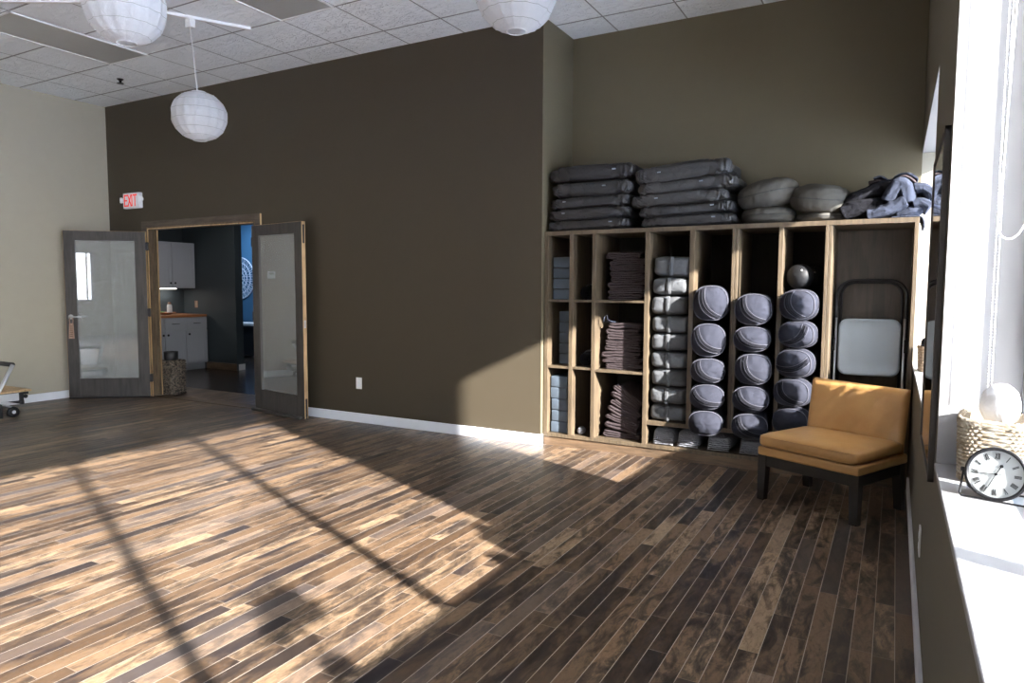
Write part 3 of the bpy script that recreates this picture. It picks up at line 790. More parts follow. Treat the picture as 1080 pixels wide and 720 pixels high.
# --- round bolsters (columns E, F, G)
def round_bolster(cx, z0, w, h, y0, yaw, strap_a, label, group, seed, dep=.50, seam2=False):
    """axis along +y from the visible end; local origin at centre of the visible end"""
    c0 = V((cx, y0, z0+h/2)); root = empty('round_bolster', (cx, y0+dep/2, z0))
    X = Matrix.Translation(c0) @ Matrix.Rotation(yaw, 4, 'Z')
    rx, rz = w/2, h/2; N = 56
    prof = [(.02, -.062), (.22, -.060), (.45, -.052), (.65, -.038), (.80, -.021), (.90, -.006), (.96, .008), (.985, .022), (1.0, .05), (1.01, .12), (1.0, .25), (1.0, dep-.09), (.985, dep-.03), (.9, dep-.006), (.6, dep), (.02, dep)]
    m = MB(X); rings = []
    for k, (rr, yy) in enumerate(prof):
        ring = []
        for i in range(N):
            a = 2*pi*i/N
            gath = .030*sin(a*24+seed)*math.exp(-((rr-.88)/.13)**2) if yy < .02 else 0
            nz = .025*noise.noise(V((cos(a)*2+seed, sin(a)*2, yy*6))) + .02*noise.noise(V((cos(a)*5*rr+seed, sin(a)*5*rr, 3)))
            sq = 1 + .035*cos(4*a)*-1
            ring.append(m.v((rx*rr*(1+gath+nz)*sq*cos(a), yy + (.012*noise.noise(V((cos(a)*3*rr+seed, sin(a)*3*rr, 1))) if rr < .9 and yy < .1 else 0), rz*rr*(1+gath+nz)*sq*sin(a))))
        rings.append(ring)
    for A, B in zip(rings, rings[1:]):
        for i in range(N): m.f([A[i], A[(i+1) % N], B[(i+1) % N], B[i]])
    m.f(rings[0]); m.f(rings[-1][::-1])
    obj('body', m, 'slate', root, True)
    p = MB(X)
    def ringp(yy, rr, th=.0035):
        p.tube([(rx*rr*(1-.035*cos(8*pi*k/40))*cos(2*pi*k/40), yy, rz*rr*(1-.035*cos(8*pi*k/40))*sin(2*pi*k/40)) for k in range(40)], th, 6, True)
    ringp(-.001, .955)
    if seam2: ringp(.085, 1.03)
    obj('piping', p, 'pipe', root, True)
    if strap_a is not None:
        s_ = MB(X); ca, sa = cos(strap_a), sin(strap_a)
        for off, th in ((-.022, .0035), (-.006, .006), (.010, .0035)):
            pts = []
            for k in range(15):
                t_ = -1 + 2*k/14
                # chord bowed towards lower-left, riding on the dome
                q = V((t_*.88, -.30 + .36*(t_*t_) + off/rx*.9)) 
                d = V((q.x*ca - q.y*sa, q.x*sa + q.y*ca)); L_ = min(d.length, .97)
                d = d.normalized()*L_
                yy = -.063 + .060*L_**2.6
                pts.append((rx*d.x, yy-.003, rz*d.y))
            s_.tube(pts, th, 6, flat=.8)
        obj('carry_strap', s_, 'slate_dk', root, True)
        s_ = MB(X)
        for off in (-.034, .022):
            pts = []
            for k in range(15):
                t_ = -1 + 2*k/14
                q = V((t_*.88, -.30 + .36*(t_*t_) + off/rx*.9)); d = V((q.x*ca - q.y*sa, q.x*sa + q.y*ca)); L_ = min(d.length, .97)
                d = d.normalized()*L_; pts.append((rx*d.x, -.063+.060*L_**2.6-.003, rz*d.y))
            s_.tube(pts, .0022, 5)
        obj('strap_piping', s_, 'pipe', root, True)
    tag(root, label, 'bolster', group)
Ez = [(1.120, .285, .95, .03), (.845, .272, -.75, 0), (.645, .203, -.9, 0), (.442, .206, -.55, .0), (.238, .206, None, -.02)]
for i, (z0, hh, sa, dx) in enumerate(Ez):
    round_bolster(-1.235+dx*.3, z0, .272, hh-.004, 5.315, .16, sa if i else -1.05, 'slate round bolster in the left round-bolster column, %s of five' % ordl(i, 5), 'round bolsters in the left round column', i*1.9+1)
Fz = [(1.098, .245, -.95), (.900, .200, -.62), (.655, .245, -1.05), (.450, .206, -.72), (.245, .206, -.8)]
for i, (z0, hh, sa) in enumerate(Fz):
    round_bolster(-.915+(0, -.004, .012, 0, 0)[i], z0, .277, hh-.003, 5.315, .10, sa, 'slate round bolster in the middle round-bolster column, %s of five' % ordl(i, 5), 'round bolsters in the middle round column', i*2.3+8)
Gz = [(1.145, .225, -1.2), (.945, .200, .9), (.728, .214, .35), (.515, .212, -.9), (.305, .208, None)]
for i, (z0, hh, sa) in enumerate(Gz):
    round_bolster(-.618+(0, 0, -.01, -.02, -.02)[i], z0, .262, hh-.003, 5.33, -.12, sa, 'slate round bolster in the right round-bolster column, %s of five' % ordl(i, 5), 'round bolsters in the right round column', i*2.7+17, seam2=True, dep=.46)
# black exercise balls on top of column G
def ball(x, y, z, r, label):
    root = empty('exercise_ball', (x, y, z-r))
    m = MB().sell((x, y, z), r, r, r, 1, 1, 48, 24, lambda p: p*(1+.004*cos(34*math.asin(max(-1, min(1, p.z/r)))))); obj('ball_skin', m, 'rubber', root, True)
    obj('valve', MB().lathe([(.006, -.002), (.006, .002)], 10, mat=TR(x+.02, y, z) @ Matrix.Rotation(R(62), 4, 'X') @ Matrix.Translation((0, 0, r))), 'white_metal', root)
    tag(root, label, 'exercise ball', 'small black exercise balls')
ball(-.622, 5.50, 1.462, .094, 'shiny black exercise ball in front on the right round bolsters')
ball(-.555, 5.70, 1.455, .088, 'black exercise ball half hidden behind the front ball')

# --- rolled grey blankets on the bottom shelf
def rolled(x0, x1, hgt, label, seed, y0=5.41):
    root = empty('rolled_blanket', ((x0+x1)/2, y0+.2, .109)); w = x1-x0
    m = MB(); m.sell(((x0+x1)/2, y0+.21, .109+hgt*.5), w*.49, .21, hgt*.5, .55, .35, 48, 20, lambda p: p + p.normalized()*(.005*noise.noise(V((p.x*20+seed, p.y*10, p.z*30)))) + V((0, .012*abs(sin(p.z*160)) if p.y < -.15 else 0, 0)))
    obj('roll', m, 'matg', root, True)
    f = MB()
    for k in range(4):
        zz = .121+k*.016
        f.tube([(x0+.01+.002*k + (w-.02)*t_/8, y0+.004+.006*noise.noise(V((t_*.9, k, seed))), zz+.004*noise.noise(V((t_*.7+seed, k*3, 0)))) for t_ in range(9)], .0065, 6, flat=.9)
    obj('folded_edge', f, 'matg', root, True)
    tag(root, label, 'blanket', 'rolled grey blankets on the bottom shelf')
rolled(-1.690, -1.505, .136, 'light grey rolled blanket on the bottom shelf, leftmost of four', 1)
rolled(-1.492, -1.305, .130, 'light grey rolled blanket on the bottom shelf, second from the left', 2)
rolled(-1.253, -1.067, .122, 'dull grey rolled blanket on the bottom shelf, third from the left', 3)
rolled(-1.010, -.815, .118, 'dull grey rolled blanket on the bottom shelf, rightmost, beside the chair', 4)

# --- flat cushions on top of the shelf
def floor_cushion(x0, x1, z0, z1, mat, label, group, seed, tilt=0, y0=5.39, yd=.53):
    root = empty('floor_cushion', ((x0+x1)/2, y0+yd/2, z0)); w = (x1-x0)/2; hgt = (z1-z0)/2
    c0 = V(((x0+x1)/2, y0+yd/2, (z0+z1)/2)); rot = Matrix.Rotation(tilt, 4, 'Y')
    def fn(p):
        u = p.x/w; e = abs(u)
        wr_ = noise.noise(V((p.x*7+seed*2, p.y*5, p.z*9)))*.012
        # diagonal puckers along the front face
        pk = .022*max(0, 1-abs(noise.noise(V((p.x*13+p.z*16+seed*5, p.y*5, seed))))*5) + .010*max(0, 1-abs(noise.noise(V((p.x*30-p.z*26+seed, p.y*8, 2))))*5) + .010*e**4*abs(sin(p.z*60+p.y*22+seed))
        d = V((p.x*.2, p.y, p.z*2.2)).normalized()
        q = p + d*(wr_ - pk*(.5+.5*e))
        q.z *= 1 - .12*e**3
        return rot @ q
    m = MB(); m.sell(c0, w, yd/2, hgt*1.10, .42, .20, 190, 30, fn)
    obj('cover', m, mat, root, True)
    sx = random.choice((-.6, -.45, .3, .55))
    obj('care_tag', MB(Matrix.Translation(c0) @ rot).box(sx*w, sx*w+.028, -yd/2-.003, -yd/2+.012, .006, .015), 'seatgrey', root)
    tag(root, label, 'cushion', group)
L_ = [(2.258, 2.400, -2.665, -1.885), (2.133, 2.268, -2.63, -1.885), (2.035, 2.145, -2.645, -1.915), (1.940, 2.048, -2.655, -1.915), (1.854, 1.952, -2.655, -1.920)]
for i, (a, b, x0, x1) in enumerate(L_):
    floor_cushion(x0, x1, a, b, 'charcoal', 'charcoal floor cushion in the left stack on the shelf, %s of five' % ordl(i, 5), 'flat cushions in the left stack', i*3.1, (.0, 0, -.02, -.015, -.01)[i])
L_ = [(2.205, 2.355, -1.895, -1.125), (2.118, 2.235, -1.868, -1.075), (2.018, 2.135, -1.915, -1.14), (1.938, 2.042, -1.852, -1.095), (1.854, 1.950, -1.835, -1.085)]
for i, (a, b, x0, x1) in enumerate(L_):
    floor_cushion(x0, x1, a, b, 'charcoal2' if i < 3 else 'charcoal', 'dark grey floor cushion in the right shelf-top stack, %s of five' % ordl(i, 5), 'flat cushions in the right stack', 20+i*3.3, (-.055, -.04, -.035, -.03, -.02)[i])
# --- round meditation cushions
def zafu(cx, cy, z0, r, hgt, label, seed, tx=0, ty=0, mat='zafu'):
    root = empty('meditation_cushion', (cx, cy, z0)); rot = Matrix.Rotation(ty, 3, 'Y') @ Matrix.Rotation(tx, 3, 'X')
    def fn(p):
        a = math.atan2(p.y, p.x); e = (p.x**2+p.y**2)**.5/r
        pl = .004*sin(a*30+seed)*max(0, 1-abs(e-.8)/.3)*e
        n1 = .010*noise.noise(V((p.x*7+seed, p.y*7, p.z*7))) - .008*max(0, 1-6*abs(noise.noise(V((p.x*9+seed, p.y*7, p.z*16)))))
        return rot @ (p + p.normalized()*(n1+pl*.5))
    c0 = (cx, cy, z0+hgt/2)
    m = MB(); m.sell(c0, r, r*.95, hgt/2, .72, 1, 90, 26, fn); obj('cover', m, mat, root, True)
    p = MB()
    pts = [V(c0) + fn(V((r*cos(2*pi*k/60), r*.95*sin(2*pi*k/60), .0))) for k in range(60)]
    p.tube(pts, .003, 5, True); obj('seam', p, 'charcoal', root, True)
    tag(root, label, 'cushion', 'round meditation cushions')
zafu(-.882, 5.665, 1.854, .205, .145, 'round grey meditation cushion under another, left pair on the shelf top', 3)
zafu(-.885, 5.640, 1.985, .222, .215, 'round grey meditation cushion tilted on top of the left pair', 5, .05, -.17)
zafu(-.502, 5.665, 1.854, .185, .085, 'thin pale round cushion under another, right pair on the shelf top', 8)
zafu(-.520, 5.630, 1.925, .212, .215, 'round grey meditation cushion resting on the thin pale one', 12, .10, .12)
# --- heap of blankets
def heap_blanket(path, th, y0, y1, mat, label, seed, amp=.010, ridge=.010, fold=1):
    """one folded blanket: a thick rounded slab following a centreline in x/z, with fold ridges along its edges"""
    P_ = [V(p) for p in path]
    for _ in range(3):
        Q = [P_[0]]
        for a, b_ in zip(P_, P_[1:]): Q += [a.lerp(b_, .25), a.lerp(b_, .75)]
        P_ = Q + [P_[-1]]
    K = len(P_); m = MB(); ns = 36; rings = []
    for i, p in enumerate(P_):
        t_ = (P_[min(i+1, K-1)] - P_[max(i-1, 0)]).normalized(); nn = V((-t_.y, t_.x)); u_ = i/(K-1)
        e = min(1, min(u_, 1-u_)/.10); cap_ = (1-(1-e)**2)**.5*.92+.08
        ring = []
        for k in range(ns):
            a = 2*pi*k/ns; sg_ = lambda v_, ex: math.copysign(abs(v_)**ex, v_)
            hy = (y1-y0)/2*sg_(cos(a), .35)*(.97+.03*cap_); hz = th/2*sg_(sin(a), .55)*cap_
            # layered folds show as grooves round the edge
            lay = ridge*.35*sin(hz/th*2*pi*fold*2)*(abs(cos(a))**3)
            n1 = amp*noise.noise(V((p.x*8+seed, hy*7, p.y*8))) + amp*.6*noise.noise(V((p.x*22+seed, hy*14, p.y*20+hz*8)))
            cr = -ridge*max(0, 1-abs(noise.noise(V((p.x*5+hy*7+seed*2, hy*3, p.y*5))))*9)
            hz2 = hz + (n1+cr)*(1 if hz > 0 else .3)
            q = p + nn*hz2
            ring.append(m.v((q.x, (y0+y1)/2 + hy + lay + .012*noise.noise(V((p.x*9, p.y*9, seed+a))), q.y)))
        rings.append(ring)
    for A, B in zip(rings, rings[1:]):
        for k in range(ns): m.f([A[k], A[(k+1) % ns], B[(k+1) % ns], B[k]])
    m.f(rings[0][::-1]); m.f(rings[-1])
    zs = min(q.co.z for q in m.bm.verts)
    if zs < 1.855:
        for q in m.bm.verts:
            if q.co.z < 1.856 and q.co.x < .12: q.co.z = 1.856
    o = obj('crumpled_blanket', m, mat, None, True); tag(o, label, 'blanket', 'heaped blankets on the shelf top')
heap_blanket([(-.355, 1.90), (-.28, 1.94), (-.20, 1.955), (-.10, 1.93)], .14, 5.46, 5.90, 'navy', 'black blanket at the left of the heap on the shelf', 3, .018, .014)
heap_blanket([(-.34, 1.965), (-.26, 2.03), (-.16, 2.075), (-.06, 2.08)], .10, 5.50, 5.88, 'navy', 'black blanket sloping over the left side of the heap', 5, .018, .016)
heap_blanket([(-.20, 1.885), (-.12, 1.90), (-.03, 1.935), (.03, 1.975)], .095, 5.40, 5.86, 'denim', 'blue-grey folded blanket at the front of the heap', 7, .014, .014, 2)
heap_blanket([(-.02, 1.89), (.05, 1.895), (.10, 1.92), (.118, 1.94)], .075, 5.46, 5.84, 'denim', 'blue-grey blanket tucked low at the right of the heap', 9, .012, .012)
heap_blanket([(-.075, 1.97), (-.045, 2.05), (.0, 2.10), (.045, 2.04), (.05, 1.96)], .105, 5.43, 5.86, 'denim', 'blue-grey blanket bulging over the middle of the heap', 11, .012, .012, 2)
heap_blanket([(.08, 2.055), (.12, 2.065), (.165, 2.045), (.190, 1.985)], .080, 5.45, 5.84, 'denim', 'blue-grey blanket roll at the right end of the heap', 15, .014, .016)
heap_blanket([(.075, 1.95), (.13, 1.965), (.180, 1.93)], .075, 5.44, 5.82, 'denim', 'small blue-grey fold below the roll at the right end', 17, .012, .012)
heap_blanket([(-.20, 2.115), (-.13, 2.140), (-.07, 2.09), (-.02, 2.15), (.04, 2.145), (.09, 2.10)], .022, 5.50, 5.86, 'plum', 'mauve folded blanket draped on the crown of the heap', 19, .010, .006, 1)
heap_blanket([(-.17, 2.145), (-.12, 2.165), (-.07, 2.115), (-.02, 2.172), (.05, 2.165), (.10, 2.12)], .018, 5.52, 5.84, 'denim', 'thin blue-grey edge lying on the mauve blanket at the crown', 21, .008, .005, 1)
heap_blanket([(-.05, 1.862), (.06, 1.863), (.125, 1.860), (.142, 1.835), (.148, 1.79)], .016, 5.42, 5.80, 'denim', 'thin blue blanket corner hanging over the right end of the shelf', 23, .002, .002)

# ------------------------------------------------------------------ folding chairs stored in the shelf's right bay
def folding_chair(y, dx, label, seatcol):
    root = empty('folding_chair', (-.16+dx, y, .109)); lean = .06
    Xc = Matrix.Translation((dx, y, .109)) @ Matrix.Rotation(-lean, 4, 'X')
    x0, x1, top, r = -.392, .072, 1.33, .12
    pts = [(x0+.0, 0, 0), (x0, 0, .5), (x0, 0, top-r)]
    for k in range(1, 8): a = pi - pi/2*k/8; pts.append((x0+r+r*cos(a), 0, top-r+r*sin(a)))
    pts.append((x0+r, 0, top)); pts.append((x1-r, 0, top))
    for k in range(1, 8): a = pi/2 - pi/2*k/8; pts.append((x1-r+r*cos(a), 0, top-r+r*sin(a)))
    pts += [(x1, 0, top-r), (x1, 0, .5), (x1, 0, 0)]
    obj('front_frame', MB(Xc).tube(pts, .0125, 10), 'black', root, True)
    q0, q1, tp2, r2 = x0+.03, x1-.03, top-.012, .10
    pts = [(q0, .03, .02), (q0, .03, tp2-r2)]
    for k in range(1, 8): a = pi - pi/2*k/8; pts.append((q0+r2+r2*cos(a), .03, tp2-r2+r2*sin(a)))
    pts += [(q0+r2, .03, tp2), (q1-r2, .03, tp2)]
    for k in range(1, 8): a = pi/2 - pi/2*k/8; pts.append((q1-r2+r2*cos(a), .03, tp2-r2+r2*sin(a)))
    pts += [(q1, .03, tp2-r2), (q1, .03, .02)]
    obj('rear_frame', MB(Xc).tube(pts, .011, 10), 'black', root, True)
    # rounded seat panel seen flat
    m = MB(Xc); sx0, sx1, sz0, sz1, rr = -.366, .046, .625, 1.045, .065
    out = []
    for cx_, cz_, a0 in ((sx1-rr, sz1-rr, 0), (sx0+rr, sz1-rr, pi/2), (sx0+rr, sz0+rr, pi), (sx1-rr, sz0+rr, 3*pi/2)):
        for k in range(9): a = a0+pi/2*k/8; out.append((cx_+rr*cos(a), cz_+rr*sin(a)))
    cx_, cz_ = (sx0+sx1)/2, (sz0+sz1)/2; rings = []
    for sc_, yy in ((1.0, -.015), (1.0, -.030), (.98, -.038), (.93, -.040), (.90, -.036), (.5, -.034)):
        rings.append([m.v((cx_+(a-cx_)*sc_, yy, cz_+(b-cz_)*sc_)) for a, b in out])
    for A, B in zip(rings, rings[1:]):
        for i in range(len(out)): m.f([A[i], A[(i+1) % len(out)], B[(i+1) % len(out)], B[i]])
    m.f(rings[-1]); m.f(rings[0][::-1])
    obj('seat_panel', m, seatcol, root, True)
    for xx in (x0-.004, x1+.004):
        obj('hinge_bracket', MB(Xc).box(xx-.016, xx+.016, -.03, .035, .80, .90, .006), 'black', root)
    obj('side_rod', MB(Xc).tube([(x0+.005, -.022, .15), (x0+.008, -.022, 1.05)], .008, 8).tube([(x1-.005, -.022, .15), (x1-.008, -.022, 1.05)], .008, 8), 'silver', root, True)
    tag(root, label, 'folding chair', 'folding chairs stored upright in the shelf')
folding_chair(5.70, .0, 'black tube folding chair with pale grey seat facing out, stored upright behind the leather chair', 'seatgrey')

# ------------------------------------------------------------------ tan leather lounge chair
u = V((.900, -.434, 0)).normalized(); b = V((-u.y, u.x, 0))
FLc = V((-.744, 4.672, 0)); WC = .665
XC = Matrix(((u.x, b.x, 0, FLc.x), (u.y, b.y, 0, FLc.y), (0, 0, 1, 0), (0, 0, 0, 1)))
root = empty('lounge_chair', XC @ V((WC/2, .3, 0)))
def leg(x, y, dx, dy):
    t0 = .058; t1 = .046; z1 = .30
    sgx = 1 if x < .3 else -1; sgy = 1 if y < .3 else -1
    def sq(cx, cy, s): return [(cx, cy), (cx+sgx*s, cy), (cx+sgx*s, cy+sgy*s), (cx, cy+sgy*s)]
    B = sq(x+dx, y+dy, t1); T_ = sq(x, y, t0)
    obj('leg', MB(XC).hexa([(p[0], p[1], 0) for p in B], [(p[0], p[1], z1) for p in T_]), 'legw', root)
leg(0, 0, 0, 0); leg(WC, 0, 0, 0); leg(0, .55, 0, .02); leg(WC, .55, 0, .02)
ap = MB(XC).box(.05, WC-.05, .008, .038, .225, .298, .003).box(.05, WC-.05, .515, .545, .225, .298, .003).box(.008, .038, .05, .5, .225, .298, .003).box(WC-.038, WC-.008, .05, .5, .225, .298, .003)
obj('apron', ap, 'legw', root)
obj('seat_base', MB(XC).box(-.004, WC+.004, -.006, .575, .292, .352, .014, seg=4), 'leather', root, 'auto')
def fnc(p):
    q = p.copy(); ex = abs(p.x)/.33; ey = abs(p.y)/.27
    if p.z > 0: q.z += .014*(1-ex**2)*(1-ey**2)
    q.z += .004*noise.noise(V((p.x*9, p.y*9, 1))); q += p.normalized()*.003*noise.noise(V((p.x*25, p.y*25, p.z*25)))
    return q
obj('seat_cushion', MB(XC).sell((WC/2-.003, .262, .392), WC/2+.002, .282, .044, .38, .16, 120, 24, fnc), 'leather', root, True)
pp = MB(XC)
for zz in (.420, .366):
    n_ = 80; ring = []
    for k in range(n_):
        th = 2*pi*k/n_; sg_ = lambda v_, e: math.copysign(abs(v_)**e, v_)
        kk = .955
        ring.append((WC/2-.003+(WC/2+.006)*kk*1.02*sg_(cos(th), .16)/1.0*.985, .262+.286*.985*sg_(sin(th), .16), zz))
    pp.tube(ring, .0028, 6, True)
obj('cushion_piping', pp, 'leather', root, True)
# backrest: slab leaning backwards
bk = MB(XC); rings = []; N = 30
lean = (.575-.505)/.38
NZ = 20; NXs = 36
def bp(s, t_, side):
    """s 0..1 across, t_ 0..1 up, side 0 front 1 back"""
    x = .006 + (WC-.012)*s; z = .345 + .415*t_
    y = .500 + .062*t_ + (0 if side == 0 else .062)
    e = min(s, 1-s)/.06; e = min(1, e); et = min(1, (1-t_)/.09)
    rnd = (1-(1-e)**2)**.5; rt = (1-(1-et)**2)**.5
    k = min(rnd, rt)
    mid = .031
    if side == 0: y = y + mid*(1-k)
    else: y = y - mid*(1-k)
    if side == 0:
        # soft creases running down from the upper middle
        cr = noise.noise(V((x*11 - z*6.5, z*2.6, 4))) - 1.1*max(0, 1-abs(noise.noise(V((x*8 - z*5.5, z*2.0, 9))))*6)
        y += .016*cr*k*math.exp(-((s-.60)/.30)**2)*1.0 - .010*k*sin(pi*s)*sin(pi*min(1, t_*1.0))
    z -= .022*(s**1.0)*t_*.5
    return (x, y, z)
for side in (0, 1):
    G_ = [[bk.v(bp(i/NXs, j/NZ, side)) for i in range(NXs+1)] for j in range(NZ+1)]
    for j in range(NZ):
        for i in range(NXs): bk.f([G_[j][i], G_[j][i+1], G_[j+1][i+1], G_[j+1][i]])
    if side == 0: G0 = G_
for i in range(NXs): bk.f([G0[0][i], G_[0][i], G_[0][i+1], G0[0][i+1]]); bk.f([G0[-1][i], G0[-1][i+1], G_[-1][i+1], G_[-1][i]])
for j in range(NZ): bk.f([G0[j][0], G0[j+1][0], G_[j+1][0], G_[j][0]]); bk.f([G0[j][-1], G_[j][-1], G_[j+1][-1], G0[j+1][-1]])
bmesh.ops.remove_doubles(bk.bm, verts=bk.bm.verts[:], dist=.0004)
obj('backrest', bk, 'leather', root, True)
tag(root, 'low armless lounge chair in tan leather with dark tapered legs', 'chair')

# ------------------------------------------------------------------ mirror on the pier
root = empty('wall_mirror', (XR, 2.91, .755))
my0, my1, mz0, mz1 = 2.54, 3.30, .755, 1.87
fr = MB()
fr.box(XR-.018, XR, my0, my0+.022, mz0, mz1, .002).box(XR-.018, XR, my1-.012, my1, mz0, mz1, .002)
fr.box(XR-.018, XR, my0, my1, mz0, mz0+.014, .002).box(XR-.018, XR, my0, my1, mz1-.014, mz1, .002)
obj('frame', fr, 'mframe', root)
obj('mirror_glass', MB().box(XR-.014, XR-.010, my0+.02, my1-.010, mz0+.012, mz1-.012), 'mirror', root)
tag(root, 'tall thin dark-framed mirror on the wall pier between the two windows', 'mirror')

# ------------------------------------------------------------------ woven baskets
def weave_basket(name, cx, cy, z0, wx, wy, hgt, mat, label, rows, cols, rz=0, round_=.35, wall=.012, flare=.06, cat='basket', amp=.006):
    X = TR(cx, cy, z0, rz); root = empty(name, (cx, cy, z0))
    m = MB(X); seg = cols*4; sg_ = lambda v_, e: math.copysign(abs(v_)**e, v_)
    def pt(th, t_, ins=0):
        k = 1 + flare*(t_-.5)
        return V(((wx/2*k-ins)*sg_(cos(th), round_), (wy/2*k-ins)*sg_(sin(th), round_), hgt*t_))
    nr = rows*4; R_ = []
    for j in range(nr+1):
        t_ = j/nr; ring = []
        for i in range(seg):
            th = 2*pi*(i+.001)/seg
            ph = (i/4) ; row = j//4
            bumpv = amp*abs(sin(pi*(i/4 + .5*(row % 2))))*abs(sin(pi*j/4))
            ring.append(m.v(pt(th, t_, -bumpv)))
        R_.append(ring)
    inn = [[m.v(pt(2*pi*(i+.001)/seg, t_, wall)) for i in range(seg)] for t_ in (1, .06)]
    for A, B in list(zip(R_, R_[1:])) + [(R_[-1], inn[0]), (inn[0], inn[1])]:
        for i in range(seg): m.f([A[i], A[(i+1) % seg], B[(i+1) % seg], B[i]])
    m.f(R_[0][::-1]); m.f(inn[1])
    obj('woven_body', m, mat, root, True)
    rm = MB(X)
    for dz in (0, -.008):
        pts = [pt(2*pi*k/96, 1, 0) + V((0, 0, dz + .0025*sin(k*2.4))) for k in range(96)]
        rm.tube(pts, .007, 6, True)
    obj('rim', rm, mat, root, True)
    tag(root, label, cat); return root
weave_basket('woven_basket', .262, 2.350, SILL, .165, .20, .172, 'wick', 'pale woven seagrass basket on the white sill behind the clock', 17, 40, -.12, .45, amp=.0075)
# white towel bundle in the basket
def fnt(p):
    return p + p.normalized()*(.005*noise.noise(V((p.x*14+5, p.y*14, p.z*14))) - .003*abs(noise.noise(V((p.x*30, p.y*26, p.z*30)))))
o = obj('towel_bundle', MB().sell((.268, 2.345, 1.045), .050, .062, .060, 1, 1, 60, 30, fnt), 'towel', None, True)
tag(o, 'white rounded cloth bundle standing out of the sill basket', 'towel')
weave_basket('wicker_basket', .235, 5.30, SILL, .17, .17, .16, 'wickm', 'small brown wicker basket on the far window sill beside the shelf', 9, 22, .1, .5)
o = obj('folded_cloth', MB().sell((.24, 5.28, 1.01), .055, .07, .035, .8, .8, 40, 18, fnt), 'clockcase', None, True)
tag(o, 'light blue cloth tucked in the small wicker basket', 'cloth')
o = obj('black_pouch', MB().sell((.185, 5.26, 1.01), .03, .05, .045, .8, .8, 40, 18, fnt), 'navy', None, True)
tag(o, 'small black pouch poking out of the wicker basket', 'pouch')

# ------------------------------------------------------------------ desk clock on the sill
cc = V((.243, 2.115, .898)); yawc = R(-16); pit = R(-10)
XK = Matrix.Translation(cc) @ Matrix.Rotation(yawc, 4, 'Z') @ Matrix.Rotation(pit, 4, 'X')
root = empty('desk_clock', (cc.x, cc.y, SILL)); rK = .066
# local: face towards -y
def disc(mb, r0, r1, y0, y1, seg=56):
    mb.lathe([(r0, y0), (r1, y1)], seg, mat=Matrix.Rotation(pi/2, 4, 'X') @ Matrix.Scale(-1, 4, (0, 0, 1)))
RX = Matrix.Rotation(pi/2, 4, 'X')    # local z -> -y
obj('case', MB(XK).lathe([(.02, -.075), (.052, -.072), (rK-.006, -.055), (rK-.003, -.006), (rK-.003, -.001)], 56, mat=RX), 'clockcase', root, 'auto')
obj('bezel', MB(XK).lathe([(rK-.003, -.004), (rK+.002, .0), (rK+.002, .010), (rK-.001, .013), (rK-.006, .011), (rK-.007, .004)], 56, cap=False, mat=RX), 'black', root, True)
obj('dial', MB(XK).lathe([(rK-.006, .003), (rK-.006, .005)], 56, mat=RX), 'clockface', root)
nm = MB(XK); ROM = ['XII', 'I', 'II', 'III', 'IIII', 'V', 'VI', 'VII', 'VIII', 'IX', 'X', 'XI']
GW = {'I': (.30, [(0, -.5, 0, .5)]), 'V': (.75, [(-.27, .5, 0, -.5), (.27, .5, 0, -.5)]), 'X': (.75, [(-.25, -.5, .25, .5), (-.25, .5, .25, -.5)])}
for hI, s in enumerate(ROM):
    a = 2*pi*hI/12; ctr = V((sin(a), cos(a)))*.046; tw = sum(GW[c_][0] for c_ in s); xx = -tw/2; sz = .0155
    for c_ in s:
        w_, sg2 = GW[c_]; cxx = xx + w_/2; xx += w_
        for k_, (a0, b0, a1, b1) in enumerate(sg2):
            A = V(((cxx+a0)*sz*.55, b0*sz)); B = V(((cxx+a1)*sz*.55, b1*sz)); d_ = (B-A).normalized(); n_ = V((-d_.y, d_.x))*(.0009 if k_ == 0 else .0005)*1.0
            q = [A-n_, B-n_, B+n_, A+n_]
            rr_ = lambda p: V((p.x*cos(-a)-p.y*sin(-a), p.x*sin(-a)+p.y*cos(-a))) + ctr
            q = [rr_(p) for p in q]
            nm.hexa([(p.x, -.0050, p.y) for p in q], [(p.x, -.0056, p.y) for p in q])
obj('numerals', nm, 'black', root)
def hand(ang, ln, w0, nmn, tail=.012):
    m = MB(XK); d_ = V((sin(ang), cos(ang))); n_ = V((-d_.y, d_.x))
    q = [-d_*tail-n_*w0*.6, d_*ln*.6-n_*w0, d_*ln, d_*ln*.6+n_*w0, -d_*tail+n_*w0*.6]
    m.hexa([(p.x, -.0062, p.y) for p in q], [(p.x, -.0070, p.y) for p in q])
    m.lathe([(.0035, .0062), (.0035, .0078)], 12, mat=RX)
    if nmn == 'hour_hand': m.lathe([(.0042, .0062), (.0042, .0072)], 14, mat=Matrix.Translation((d_.x*.024, 0, d_.y*.024)) @ RX)
    obj(nmn, m, 'black', root)
hand(R(26), .032, .0012, 'hour_hand', .004); hand(R(203), .052, .0009, 'minute_hand', .01); hand(R(266), .043, .0007, 'alarm_hand')
